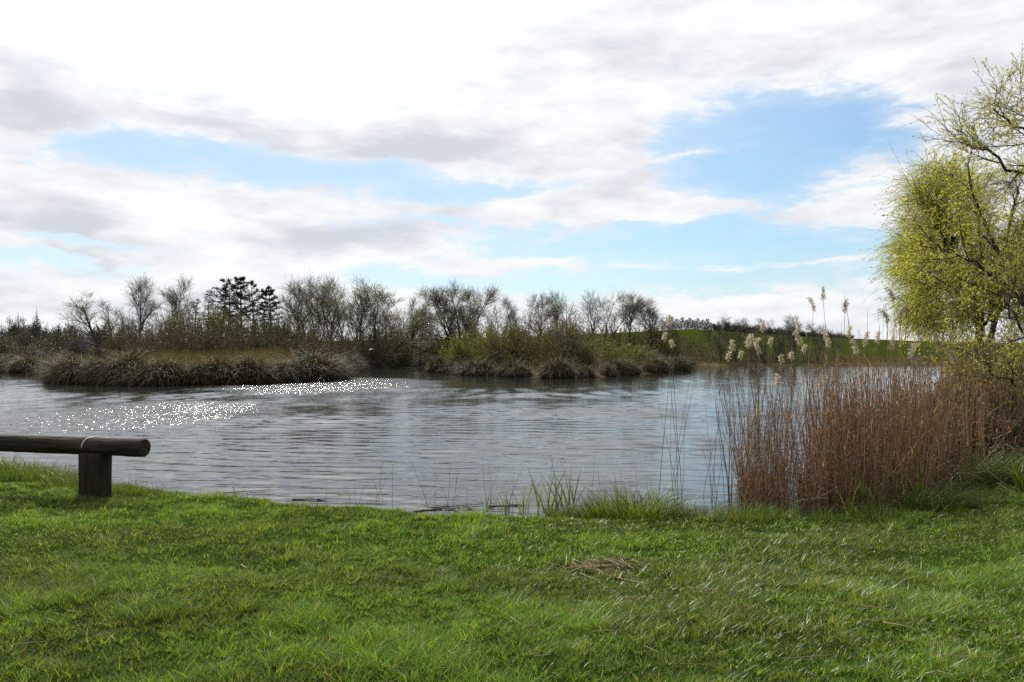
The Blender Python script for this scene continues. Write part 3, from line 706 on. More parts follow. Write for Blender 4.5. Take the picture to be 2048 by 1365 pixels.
for a in [
    ('b_brown', 'brown bush below the slim bare tree', 250, 652, 110, 82, GB), ('b_olive', 'olive brown bush beneath the first tall tree', 305, 632, 130, 85, GB),
    ('b_brown', 'dense brown bush beneath the second tall tree', 355, 640, 130, 80, GB), ('b_olive', 'greenish bush at the foot of the spindly conifers', 410, 622, 120, 88, GB),
    ('b_brown', 'wide dark brown bush at the front of the thicket', 430, 648, 170, 77, GB), ('b_olive', 'tall olive bush in front of the tallest conifer', 470, 628, 130, 86, GB),
    ('b_brown', 'brown bush in front of the pointed conifer', 530, 648, 120, 81, GB), ('b_dark', 'dark evergreen bush at the base of the pointed conifer', 552, 650, 80, 90, GB),
    ('b_olive', 'olive bush between the conifers and the tall clump', 590, 645, 110, 82, GB), ('b_brown', 'brown bush under the tallest clump tree', 650, 652, 130, 81, GB),
    ('b_brown', 'brown bush under the middle of the tall clump', 712, 655, 130, 86, GB), ('b_olive', 'olive bush under the tilting tree', 765, 650, 100, 94, GB),
    ('b_brown', 'brown bush behind the end of the channel', 800, 655, 110, 124, GB), ('b_brown', 'brown bush beside the channel, under the small thin trees', 850, 662, 130, 108, GB),
    ('b_brown', 'low reddish brown bush at the channel mouth by the second island', 835, 694, 110, 98, GB), ('b_brown', 'brown bush at the foot of the big round tree', 905, 655, 130, 102, GB),
    ('b_brown', 'low dark bush in the shade at the front of the tall clump', 620, 668, 140, 74, GB),
    ('b_olive', 'low bush between the leaning tree and the first tall tree', 238, 672, 60, 96, GB),
    ('b_brown', 'brown thicket bush in front of the first tall tree pair', 320, 662, 150, 74, GB),
    ('b_lime', 'lime green bush at the channel end of the second island', 948, 654, 130, 74, GD), ('b_dome', 'big rounded brown green bush dome on the second island', 1080, 637, 235, 67, GD),
    ('b_lime', 'lime green bush hugging the near side of the bush dome', 1005, 660, 120, 70, GD), ('b_lime', 'lime green bush past the bush dome', 1225, 672, 150, 78, GD),
    ('b_olive', 'olive bush close behind the bush dome', 1165, 655, 120, 84, GD), ('b_lime', 'small bright yellow green bush low in front of the dome', 1172, 684, 38, 64, GD),
    ('b_brown', 'low brown bush under the near end of the dome', 925, 690, 90, 76, GD), ('b_olive', 'low olive bush at the tip of the second island', 1290, 688, 110, 82, GD),
    ('b_olive', 'hedge bush behind the forked trees', 1190, 648, 150, 118, GF), ('b_olive', 'hedge bush behind the upright full crowned tree', 1265, 646, 150, 120, GF),
    ('b_olive', 'hedge bush behind the big round tree', 985, 648, 150, 122, GF), ('b_olive', 'hedge bush behind the bush dome', 1090, 650, 160, 122, GF),
    ('b_dark', 'dark hedge bush behind the round crowned tree', 1322, 648, 90, 122, GF), ('b_olive', 'hedge bush at the end towards the open field', 1372, 664, 110, 116, GF),
    ('b_purple', 'purple brown leafless bush beside the meadow gap', 105, 659, 110, 92, GL), ('b_olive', 'green and brown bush at the end of the lake before the purple bush', 45, 672, 110, 90, GL),
    ('b_dark', 'dark round bush on the skyline between two small trees', 50, 642, 50, 140, GL), ('b_brown', 'brown bush at the water end nearest the picture edge', -10, 662, 110, 96, GL),
    ('b_dark', 'dark low bush on the skyline behind the leaning tree', 178, 652, 80, 165, GL), ('b_dark', 'dark low bush behind the purple brown bush', 105, 655, 80, 160, GL),
    ('b_dark', 'dark low skyline bush nearest the picture edge', 5, 655, 60, 150, GL), ('b_brown', 'low brown bush in the grass before the purple bush', 70, 688, 90, 80, GL),
    ('b_sparse', 'brown bank bush below the wispy bank tree', 1410, 686, 80, 100, GF), ('b_sparse', 'brown bank bush below the tallest windswept tree', 1480, 684, 100, 102, GF),
    ('b_sparse', 'olive bank bush below the spreading bank trees', 1570, 690, 110, 101, GF),
    ('b_sparse', 'tall brown bank bush just past the second island tip', 1395, 668, 70, 99, GF), ('b_sparse', 'tall bank bush between the wispy and the tallest windswept tree', 1445, 662, 80, 103, GF),
    ('b_sparse', 'tall brown bank bush between the two windswept trees', 1492, 660, 80, 100, GF), ('b_sparse', 'tall brown bank bush under the first spreading bank tree', 1535, 666, 80, 99, GF),
    ('b_sparse', 'tall bank bush under the fuller spreading bank tree', 1600, 668, 80, 99, GF), ('b_sparse', 'brown bank bush behind the tall reed plumes', 1645, 676, 70, 100, GF), ('b_sparse', 'last low bank bush at the thin end of the row', 1685, 690, 70, 101, GF)]:
    bush(*a)

# ------------------------------------------------------------------ islands: rough grass (stuff) and sedge tussocks
def tussock_mesh(seed, n=1500, R0=0.95, h=1.05, w=0.014):
    """a mound of dead thatch, solid and dark to put shade on its front, with blades arching off it"""
    cols = np.array(((0.050, 0.036, 0.020), (0.042, 0.044, 0.015), (0.21, 0.17, 0.10)))
    r = np.random.default_rng(seed); A = Acc()
    nu, nv = 26, 9
    U, V = np.meshgrid(np.linspace(0, 2 * np.pi, nu, endpoint=False), np.linspace(-0.15, 1.0, nv))
    lob = lambda u, v: 0.74 + 0.5 * (fbm(np.cos(u) * 1.7 + seed, np.sin(u) * 1.7 + v * 1.2, seed, 2) - .5) * 2 * .55
    def surf(u, v, k=1.0):
        e = np.clip(v, -0.15, 1) * np.pi / 2; q = lob(u, v) * k
        return np.stack([np.cos(u) * np.cos(e) * R0 * q, np.sin(u) * np.cos(e) * R0 * q, h * .70 * np.sin(e) * q * (0.8 + .5 * fbm(np.cos(u) + seed * 3, np.sin(u), seed + 2, 2))], -1)
    P = surf(U, V, .82); i = np.arange(nu * nv).reshape(nv, nu); j = np.roll(i, -1, 1)
    A.add(P.reshape(-1, 3), np.stack([i[:-1], j[:-1], j[1:], i[1:]], -1).reshape(-1, 4), (0.026, 0.020, 0.013), 0)  # dark core added so the backlit front stays in shade
    u = r.uniform(0, 6.283, n); v = r.random(n) ** 0.85
    base = surf(u, v, .84); e = v * np.pi / 2
    c = cols[r.choice(3, n, p=[.50, .40, .10])] * (1 + r.normal(0, .25, (n, 1))) * (0.75 + 0.5 * v)[:, None]  # lit tops put into the colour: pale highlight blades, lighter up the hump
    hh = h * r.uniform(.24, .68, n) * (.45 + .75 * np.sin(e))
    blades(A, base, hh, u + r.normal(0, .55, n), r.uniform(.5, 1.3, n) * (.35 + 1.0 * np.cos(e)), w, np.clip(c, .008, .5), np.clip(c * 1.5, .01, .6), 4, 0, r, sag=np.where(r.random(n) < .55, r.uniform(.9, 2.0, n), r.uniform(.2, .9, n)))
    return A.mesh('tussock', [M_SEDGE])
TUS = [tussock_mesh(400 + k) for k in range(7)]
ORD = 'first second third fourth fifth sixth seventh eighth ninth tenth eleventh twelfth thirteenth fourteenth fifteenth sixteenth seventeenth eighteenth nineteenth twentieth'.split()
def shore_tussocks(path, n, label, group, size, inset=0.3):
    path = np.array(path, float); seg = np.linalg.norm(np.diff(path, axis=0), axis=1); cum = np.concatenate([[0], np.cumsum(seg)])
    for k in range(n):
        s = cum[-1] * (k + 0.5 + random.uniform(-0.25, 0.25)) / n
        i = min(np.searchsorted(cum, s) - 1, len(seg) - 1); i = max(i, 0); f = (s - cum[i]) / seg[i]
        p = path[i] * (1 - f) + path[i + 1] * f
        t = path[i + 1] - path[i]; nrm = np.array([t[1], -t[0]]) / np.linalg.norm(t)
        if lake_sd(np.array([p[0] + nrm[0]]), np.array([p[1] + nrm[1]]))[0] < 0: nrm = -nrm
        p = p + nrm * random.uniform(0.1, inset + 0.5)
        sc = size * random.choice((0.75, 0.9, 1.05, 1.15, 1.25)) * random.uniform(.92, 1.08)
        o = link('sedge_tussock', TUS[(k * 3 + n) % 7], None, (p[0], p[1], max(ground_z(p[0], p[1]), 0.02) - 0.05), random.uniform(0, 6.28), (sc * random.uniform(.85, 1.55), sc * random.uniform(.85, 1.4), sc * random.uniform(.85, 1.08)))
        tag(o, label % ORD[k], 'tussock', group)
shore_tussocks([(-28.5, 50.5), (-26.5, 47.0), (-20, 43.8), (-14.2, 46.3), (-11.0, 54.5)], 18, 'dark arching sedge tussock, %s along the reed island water edge towards the channel', 'sedge tussocks edging the reed island', 1.55)
shore_tussocks([(-11.3, 56), (-13.2, 62), (-16.5, 88)], 6, 'dark sedge clump, %s along the reed island side of the channel going back', 'sedge tussocks along the channel', 1.5)
shore_tussocks([(-6.6, 69), (-2.6, 60), (2.6, 54.0), (6.4, 57), (11.6, 66), (15.2, 73)], 18, 'drooping brown sedge tussock, %s along the second island front, counted from the channel', 'sedge tussocks edging the second island', 1.45)
shore_tussocks([(15.5, 79.5), (19.5, 89), (20.5, 93)], 5, 'low sedge tussock on the tip behind the second island, %s going away', 'sedge tussocks on the far tip', 1.4)
shore_tussocks([(-90, 74), (-46, 69.5), (-37, 66), (-29, 52)], 16, 'brown sedge tussock at the end of the lake, %s towards the reed island', 'sedge tussocks at the end of the lake', 1.6)
shore_tussocks([(-9, 84), (-13, 104), (-17, 118)], 6, 'sedge tussock on the far side of the channel, %s going back', 'sedge tussocks on the far channel side', 1.6)

def meadow(name, label, poly_test, box, n, h, cols, p, w, seed, inset=0.3):
    r = np.random.default_rng(seed); A = Acc()
    x = r.uniform(box[0], box[1], n); y = r.uniform(box[2], box[3], n)
    s = lake_sd(x, y); keep = (s > inset) & poly_test(x, y) & (r.random(n) < 0.35 + fbm(x * .3, y * .3, seed)); x = x[keep]; y = y[keep]; m = len(x)
    z = height(x, y)
    c = np.asarray(cols)[r.choice(len(cols), m, p=p)]; c = np.clip(c * (1 + r.normal(0, .22, (m, 1))) * (0.75 + 0.5 * fbm(x * .5, y * .5, seed + 3))[:, None], .01, .6)
    hh = h * r.uniform(0.5, 1.15, m) * (0.6 + 0.8 * fbm(x * .4, y * .4, seed + 5))
    blades(A, np.stack([x, y, z - 0.03], 1), hh, r.uniform(0, 6.283, m), r.uniform(0.1, 0.6, m), w, c, np.clip(c * 1.25, 0, .7), 2, 0, r)
    tag(link(name, A.mesh(name, [M_DRY])), label, 'rough grass', kind='stuff')
RUST = (0.125, 0.078, 0.036); STRAW = (0.165, 0.13, 0.068); DULL = (0.095, 0.080, 0.045); GRN = (0.075, 0.10, 0.03)
meadow('island_grass', 'rusty brown long grass covering the reed island', lambda x, y: (x < -9) & (y < 84), (-34, -9, 43, 84), 26000, 1.45, (RUST, STRAW, DULL, GRN), (.30, .13, .33, .24), 0.035, 51, 2.6)
meadow('island_grass', 'olive brown rough grass covering the second island', lambda x, y: (x > -9) & (x < 22), (-9, 22, 53, 92), 20000, 1.0, (DULL, GRN, RUST, STRAW), (.40, .30, .18, .12), 0.035, 52, 2.6)
meadow('rough_grass', 'dull brown rough grass at the end of the lake', lambda x, y: x < -28, (-75, -28, 52, 98), 24000, 0.9, (DULL, GRN, RUST, STRAW), (.34, .40, .14, .12), 0.04, 53)
meadow('bank_grass', 'brown and green rough grass on the far bank', lambda x, y: x > -22, (-22, 75, 88, 112), 26000, 0.6, (DULL, GRN, STRAW), (.35, .5, .15), 0.05, 54)

# ------------------------------------------------------------------ lawn grass (stuff)
def lawn():
    r = np.random.default_rng(61); A = Acc()
    def batch(n, d0, d1, side, power):
        d = d0 + (d1 - d0) * r.random(n) ** power
        return r.uniform(-1, 1, n) * (d * 0.66 + side), d
    X, Y, W, A0, K0 = [], [], [], [], []
    for n, d0, d1, side, wk, pw, nb, rad in ((16500, 3.2, 6.4, 0.8, 1.0, .8, 12, .035), (17500, 6.0, 11.4, 0.8, 1.25, .8, 10, .045), (3400, 9.0, 17.5, 1.5, 1.6, 1.0, 9, .06), (2600, 2.2, 11.0, 5.0, 2.0, 1.0, 8, .06), (5000, 9.0, 18.0, 8.0, 2.0, 1.0, 8, .08), (700, 0.8, 3.3, 2.5, 1.6, 1.0, 8, .05),
                                             (60000, 3.2, 11.4, 0.8, 1.1, .8, 1, .0)):
        cx, cy = batch(n, d0, d1, side, pw)
        q = np.sqrt(r.random((n, nb))) * rad * r.uniform(.5, 1.4, (n, 1)); a = r.uniform(0, 6.283, (n, nb))
        X.append((cx[:, None] + np.cos(a) * q).ravel()); Y.append((cy[:, None] + np.sin(a) * q).ravel()); W.append(np.full(n * nb, wk)); A0.append(a.ravel())
        K0.append(np.repeat(r.normal(0, 1, n), nb))
    x = np.concatenate(X); y = np.concatenate(Y); wk = np.concatenate(W); a0 = np.concatenate(A0); k0 = np.concatenate(K0)
    s = lake_sd(x, y); z = height(x, y)
    keep = (s > 0.0) & (z > 0.035) & (y < 19)
    # worn straw patch stays thin
    keep &= ~((((x - 0.72) / 0.34) ** 2 + ((y - 6.45) / 0.28) ** 2 < 1) & (r.random(len(x)) < 0.6))
    x, y, z, wk, s, a0, k0 = x[keep], y[keep], z[keep], wk[keep], s[keep], a0[keep], k0[keep]; n = len(x)
    tuft = sstep(fbm(x * 2.2, y * 2.2, 71), 0.48, 0.72); patch = fbm(x * 0.8, y * 0.8, 72); fine = fbm(x * 6, y * 6, 73)
    edge = 1 - sstep(s, 0.1, 0.9)
    h = (0.020 + 0.034 * tuft + 0.028 * fine * fine) * r.uniform(0.5, 1.4, n) * (1 + 0.9 * edge * (x < -4.3)) * np.clip(1 + 0.30 * k0, .45, 1.9)
    wind = 0.2 + (fbm(x * 1.3, y * 1.3, 74) - 0.5) * 5.0; tw = 0.12
    ang = np.arctan2(np.sin(a0) + tw * np.sin(wind), np.cos(a0) + tw * np.cos(wind)) + r.normal(0, 0.6, n)
    lean = r.uniform(0.3, 1.6, n)
    g1 = np.array([0.096, 0.186, 0.025]); g2 = np.array([0.070, 0.118, 0.026]); g3 = np.array([0.175, 0.215, 0.050]); st = np.array([0.26, 0.21, 0.12])
    k = r.random(n)[:, None]; pp = sstep(patch, 0.38, 0.62)[:, None]
    c = (g2 + (g1 - g2) * pp) * (0.8 + 0.4 * k)
    c = np.where(r.random((n, 1)) < 0.20, g3, c)
    c = np.where(r.random((n, 1)) < 0.035 + 0.10 * sstep(fbm(x * 1.1, y * 1.1, 75), 0.52, 0.7)[:, None], st * (0.4 + 0.6 * k), c)
    c = np.clip(c * (1 + r.normal(0, 0.14, (n, 1))) * np.clip(1 + 0.30 * k0, .4, 1.8)[:, None], .006, .6)
    blades(A, np.stack([x, y, z - 0.006], 1), h, ang, lean, 0.0056 * wk * r.uniform(0.7, 1.35, n), c, c * 1.15, 2, 0, r)
    tag(link('grass', A.mesh('grass', [M_GRASS])), 'short green lawn grass on the near bank', 'grass', kind='stuff')
lawn()

# ------------------------------------------------------------------ near bank: tufts and flag leaves
def tuft_mesh(seed, n, R0, h, w, lean, cols, flat=1.0, dirb=None, mat=None):
    r = np.random.default_rng(seed); A = Acc()
    a = r.uniform(0, 6.283, n); q = np.sqrt(r.random(n))
    base = np.stack([np.cos(a) * q * R0, np.sin(a) * q * R0 * flat, np.full(n, -0.03)], 1)
    ang = a + r.normal(0, 0.8, n)
    if dirb is not None: ang = np.where(r.random(n) < 0.6, dirb + r.normal(0, 0.5, n), ang)
    c = np.asarray(cols)[r.integers(0, len(cols), n)] * (1 + r.normal(0, 0.18, (n, 1)))
    blades(A, base, h * r.uniform(0.45, 1.1, n) * (1.1 - .35 * q), ang, lean * r.uniform(0.3, 1.3, n), w * r.uniform(.7, 1.3, n), np.clip(c, .006, .5), np.clip(c * 1.25, .006, .6), 4, 0, r, sag=r.uniform(0, .35, n))
    return A.mesh('tuft', [mat or M_GRASS])
GT = ((0.035, 0.080, 0.014), (0.055, 0.115, 0.020), (0.075, 0.14, 0.032), (0.15, 0.15, 0.07))
def tuft(me, label, px, dep, group, sc=1.0, rz=None):
    x = wx(px, dep)
    tag(link('grass_tuft', me, None, (x, dep, max(ground_z(x, dep), 0.0)), random.uniform(0, 6.28) if rz is None else rz, sc), label, 'grass tuft', group)
BIG = tuft_mesh(501, 1300, 0.50, 0.50, 0.008, 0.85, GT, 0.6); MED = tuft_mesh(502, 650, 0.28, 0.42, 0.007, 0.8, GT); SWEEP = tuft_mesh(503, 1300, 0.50, 0.55, 0.007, 1.25, GT, 0.8, dirb=-0.35)
EDGE = tuft_mesh(504, 520, 0.34, 0.30, 0.006, 0.6, GT, 0.8)
GG = 'long grass tufts along the near bank'
tuft(BIG, 'large dark hearted grass tuft at the water edge past the flag leaves', 1270, 9.55, GG, 1.15, 0.0)
tuft(MED, 'rounded grass tuft joined to the big tuft on the flag leaf side', 1175, 9.6, GG, 0.8)
tuft(SWEEP, 'long swept grass tuft at the foot of the brown reed bed', 1865, 9.6, GG, 0.85, 0.0)
tuft(SWEEP, 'bigger swept grass tuft higher on the bank, beside the picture edge', 2015, 10.6, GG, 1.05, 0.2)
tuft(SWEEP, 'swept grass tuft on the bank between the two other swept ones', 1945, 10.6, GG, 0.9, -0.2)
tuft(MED, 'grass tuft on the high bank beyond the swept tufts', 2090, 9.6, GG, 1.1)
tuft(EDGE, 'short grass tuft in front of the reed bed', 1490, 9.2, GG, 1.0); tuft(EDGE, 'short grass tuft at the lip before the big tuft', 1385, 9.35, GG, 1.0)
tuft(MED, 'small grass tuft among the tall flag leaves', 1120, 9.65, GG, .6); tuft(EDGE, 'low grass tuft at the lip just past the big tuft', 1425, 9.45, GG, .95); tuft(EDGE, 'low grass tuft before the open reed stems', 1560, 9.3, GG, .8); tuft(EDGE, 'low grass tuft before the bright flag leaf clump', 1655, 9.2, GG, .8)
tuft(EDGE, 'low grass tuft in front of the swept tuft', 1760, 9.1, GG, 1.0)
for k, (px, dep, sc, lab) in enumerate([(20, 12.3, 1.35, 'bank grass tuft behind the log, at the picture edge'), (62, 12.0, 1.25, 'bank grass tuft behind the log, second from the picture edge'), (105, 11.7, 1.2, 'bank grass tuft behind the log, third from the picture edge'),
        (145, 11.3, 1.1, 'bank grass tuft just behind the bench post, open side'), (178, 11.1, 1.0, 'bank grass tuft directly behind the bench post'), (225, 10.75, 0.8, 'bank grass tuft beside the bench post, under the log end'),
        (262, 10.75, 0.75, 'bank grass tuft below the cut end of the log'), (-30, 12.6, 1.4, 'bank grass tuft outside the picture edge behind the log'), (300, 10.7, 0.55, 'small bank grass tuft just past the log end'), (170, 9.9, .42, 'short grass tuft at the foot of the bench post, nearer the picture edge'), (198, 9.86, .40, 'short grass tuft right in front of the bench post foot'), (224, 9.9, .42, 'short grass tuft at the foot of the bench post, on the log end side')]):
    tuft(EDGE, lab, px, dep, GG, sc)

def flag_mesh(seed, n, h):
    r = np.random.default_rng(seed); A = Acc()
    a = r.normal(0, 0.35, n) + np.where(r.random(n) < .5, 0, np.pi)
    base = np.stack([r.normal(0, 0.05, n), r.normal(0, 0.04, n), np.full(n, -0.04)], 1)
    c = vary((0.085, 0.15, 0.028), n, r, .2)
    blades(A, base, h * r.uniform(0.5, 1.05, n), a, r.uniform(0.05, 0.5, n), 0.020, c, c * 1.2, 4, 0, r)
    return A.mesh('flag_leaf', [M_GRASS])
FL = [flag_mesh(520 + k, n, 0.52) for k, n in enumerate((8, 10, 13, 7))]
GI = 'clumps of upright flag leaves in the shallows'
for k, (px, dep, sc, lab) in enumerate([(472, 10.75, 0.62, 'small flag leaf clump alone on the bank edge between log and sticks'), (975, 10.0, 0.6, 'low flag leaf clump nearest the floating sticks'), (1012, 9.95, 0.75, 'flag leaf clump second from the floating sticks'),
        (1048, 10.05, 1.0, 'flag leaf clump third from the floating sticks, yellowish'), (1085, 9.95, 1.25, 'tall flag leaf clump in the middle of the group'), (1112, 10.0, 1.05, 'flag leaf clump with fanned tips beside the tall one'),
        (1138, 10.05, 1.3, 'tallest flag leaf clump next to the large grass tuft'), (1703, 9.35, 1.05, 'bright flag leaf clump in front of the reed bed'), (1745, 9.45, 1.3, 'darker flag leaf clump at the reed bed foot'), (1590, 9.5, 0.8, 'low flag leaf clump before the open side of the reed bed'),
        (1838, 9.6, 1.35, 'tall flag leaf clump against the brown reeds by the swept tuft')]):
    x = wx(px, dep)
    tag(link('flag_leaf_clump', FL[k % 4], None, (x, dep, max(ground_z(x, dep), 0)), random.uniform(-.4, .4), sc), lab, 'plant', GI)

# ------------------------------------------------------------------ reeds
def reed_stem_mesh(seed, H=2.2, nleaf=4, curve=0.08, col=(0.27, 0.170, 0.100), rr=0.0050):
    r = np.random.default_rng(seed); A = Acc()
    D = np.array([[r.normal(0, curve), r.normal(0, curve), 1.0]])
    p = grow(np.array([[0, 0, -0.25]]), D, H + 0.25, 8, 0.025, (r.normal(0, curve), r.normal(0, curve), 0), r)
    c = np.clip(np.asarray(col) * r.uniform(.7, 1.3), .02, .5)
    tubes(A, p, radii(rr, rr * 0.45, 8, 1), 4, c)
    if nleaf:
        P, Dv = along(p, nleaf, r, 0.2, 0.95)
        n = len(P); a = r.uniform(0, 6.283, n)
        blades(A, P, r.uniform(0.12, 0.32, n), a, r.uniform(0.4, 1.3, n), 0.011, vary((0.31, 0.215, 0.12), n, r, .3), None, 3, 1, r, sag=r.uniform(0, 1.3, n))
    return A.mesh('reed', [M_TWIG, M_DRY]), p[0, -1]
def plume_mesh(seed, L=0.20, wid=0.045, col=(0.52, 0.46, 0.34), n=170, droop=0.5):
    r = np.random.default_rng(seed); A = Acc()
    t = r.random(n); a = r.uniform(0, 6.283, n)
    base = np.stack([t ** 2 * droop * 0.10, np.zeros(n), t * L - 0.02], 1)
    k = np.sin(np.pi * np.clip(t * 0.85 + 0.12, 0, 1)) * wid * 0.8
    tip = np.stack([np.cos(a) * k + 0.02 * droop, np.sin(a) * k, r.uniform(0.0, 0.05, n)], 1)
    leaves(A, base, tip, np.linalg.norm(tip, axis=1) + 0.012, 0.0075, vary(col, n, r, .15, .04), 0, r)
    tubes(A, np.array([[[0, 0, -0.03], [0, 0, L * .5], [droop * .1, 0, L]]]), radii(.003, .002, 2, 1), 4, (0.2, 0.14, 0.08), 1)
    return A.mesh('seed_head', [M_FLUFF, M_TWIG])
RS = [reed_stem_mesh(600 + k, nleaf=(0, 2, 3, 5, 4)[k % 5]) for k in range(15)]
RD = [reed_stem_mesh(640 + k, nleaf=(0, 1)[k % 2], curve=0.05, col=(0.075, 0.055, 0.042), rr=0.0046) for k in range(6)]
PL = [plume_mesh(660 + k, col=c, wid=w, L=l, droop=dr) for k, (c, w, l, dr) in enumerate([((0.62, 0.57, 0.42), .022, .15, .2), ((0.55, 0.50, 0.39), .030, .18, .8), ((0.36, 0.28, 0.20), .034, .18, 1.2), ((0.62, 0.58, 0.44), .022, .09, .2)])]
def reed(px, py_top, dep, label, group, plume=None, dark=False, lean=None):
    me, tip = (RD if dark else RS)[random.randrange(6 if dark else 15)]
    x = wx(px, dep); H = wz(py_top, dep); k = max(H, 0.25) / tip[2]
    o = link('reed', me, None, (0, 0, 0), 0, (k ** 0.5, k ** 0.5, k)); rz = random.uniform(0, 6.28)
    o.rotation_euler = (random.gauss(0, .03), random.gauss(0, .04) + (lean or 0), rz)
    from mathutils import Euler
    top = Euler(o.rotation_euler).to_matrix() @ Vector((tip[0] * o.scale[0], tip[1] * o.scale[1], tip[2] * o.scale[2]))
    if plume is None: o.location = (x, dep, 0)
    else: o.location = (x - top.x, dep - top.y, 0)                 # the head, not the foot, is what the photo places
    gz = ground_z(o.location.x, o.location.y)
    o.location.z = max(gz, 0.0)
    if gz > 0: o.scale = (o.scale[0], o.scale[1], o.scale[2] * (H - gz) / H)
    tag(o, label, 'reed', group)
    if plume is not None:
        s = link('seed_head', PL[plume], o, tuple(tip), 0); s.scale = (1 / o.scale[0], 1 / o.scale[1], 1 / o.scale[2]); s.rotation_euler = (0, 0, random.uniform(0, 6.28))
    return o
GRH = 'reeds carrying pale fluffy seed heads'
HEADS = [(1338, 652, 11.4, 0, 'cream seed head on a tall lone reed before the second island tip'), (1328, 676, 11.3, 3, 'smaller cream head beside the tall lone reed'), (1345, 690, 11.5, 3, 'lowest cream head of the lone reed group'),
    (1525, 660, 11.5, 0, 'cream seed head standing highest over the far bank water line'), (1540, 686, 11.2, 3, 'small cream head just right under the highest water line one'), (1464, 702, 11.2, 0, 'cream head at the open end of the seed head row'),
    (1456, 716, 11.0, 3, 'small low head at the very open end of the row'), (1480, 712, 11.4, 3, 'small cream head third along the seed head row'), (1496, 692, 11.3, 0, 'cream head of the bunched four, nearest the open end'), (1505, 686, 11.2, 0, 'cream head of the bunched four, second'),
    (1513, 696, 11.4, 0, 'cream head of the bunched four, third'), (1518, 704, 11.1, 3, 'cream head of the bunched four, lowest'), (1597, 662, 11.2, 0, 'long cream head hanging before the spreading bank tree'), (1600, 684, 11.0, 1, 'cream head right below the long hanging one'),
    (1607, 704, 11.1, 3, 'small cream head low under the long hanging one'), (1562, 722, 11.0, 3, 'small cream head at the water line before the hanging one'), (1583, 712, 11.2, 3, 'small cream head near the water line, nearer the hanging one'), (1646, 596, 11.6, 1, 'tallest ragged plume rising into the sky'),
    (1628, 618, 11.8, 1, 'pale plume beside the tallest one'), (1690, 622, 11.6, 2, 'thin brown plume against the sky past the tallest'), (1657, 690, 10.9, 1, 'drooping cream plume before the field, nearest the tallest'), (1698, 674, 10.9, 0, 'narrow white head before the hill field'),
    (1730, 688, 11.0, 1, 'small cream plume past the narrow white head'), (1712, 702, 10.7, 1, 'low cream plume under the narrow white head'), (1787, 600, 11.5, 2, 'brown plume high against the sky by the willow'), (1776, 642, 11.2, 2, 'brown plume lower on the leaning stems by the willow'),
    (1800, 634, 11.1, 2, 'fluffy tan plume just outside the willow tips'), (1755, 684, 10.8, 0, 'white streaked dark head before the field'), (1782, 696, 10.6, 1, 'arched cream plume before the field'), (1820, 712, 10.5, 1, 'low arched plume against the willow curtain'), (1880, 700, 10.6, 2, 'pale plume inside the willow curtain'),
    (1515, 832, 10.6, 0, 'cream head low in the open part of the reed bed'), (1555, 770, 10.4, 0, 'cream head in front of the open water stems'), (1640, 775, 10.2, 1, 'faint plume in the middle of the dense bed'), (1910, 722, 10.8, 2, 'tan plume at the willow trunk')]
for px, py, dep, pl, lab in HEADS: reed(px, py, dep, lab, GRH, pl, dark=px < 1620)
GS = 'sparse dark reed stems standing in open water'
for k, (px, top, dep) in enumerate([(1341, 745, 10.9), (1349, 790, 11.0), (1356, 800, 10.8), (1362, 810, 10.9), (1346, 770, 11.1)]):
    reed(px, top, dep, 'dark reed stem of the lone group of five, standing apart in open water', GS, None, True)
r = random.Random(3)
for k in range(60):
    px = r.uniform(1395, 1500) if k < 22 else r.uniform(1455, 1600); dep = r.uniform(9.9, 11.4)
    reed(px, r.uniform(740, 900) if k < 22 else r.uniform(690, 800), dep, 'thin brown reed stem in the loose open edge of the reed bed', 'thin stems of the open reed edge', None, r.random() < .6)
for k in range(170):
    px = r.choice([r.uniform(1480, 1572), r.uniform(1600, 1860), r.uniform(1600, 1860)]); dep = r.uniform(9.75, 11.0)
    reed(px, r.uniform(690, 800) + max(0, px - 1750) * 0.25, dep, 'reddish brown reed stem at the front of the dense reed bed', 'stems at the front of the dense reed bed')
for k in range(14):
    px = r.uniform(1660, 1840)
    reed(px, r.uniform(590, 660), r.uniform(10.8, 12), 'tall headless reed stem rising above the bed into the sky', 'tall headless stems above the reed bed', None, True, r.gauss(0.0, .03))
for k in range(48):
    px = r.choice([r.uniform(240, 345), r.uniform(640, 790), r.uniform(820, 1000), r.uniform(1000, 1340)]); dep = 10.0 + max(0, (1000 - px)) * 0.0013 + r.uniform(0.1, 0.7)
    if px > 1000: dep = r.uniform(9.85, 10.4)
    o = reed(px, 985 - r.uniform(5, 75), dep, 'short thin dead stem poking out of the shallows by the lawn', 'short dead stems in the shallows', None, True)
    o.scale = (0.62, 0.62, o.scale[2])

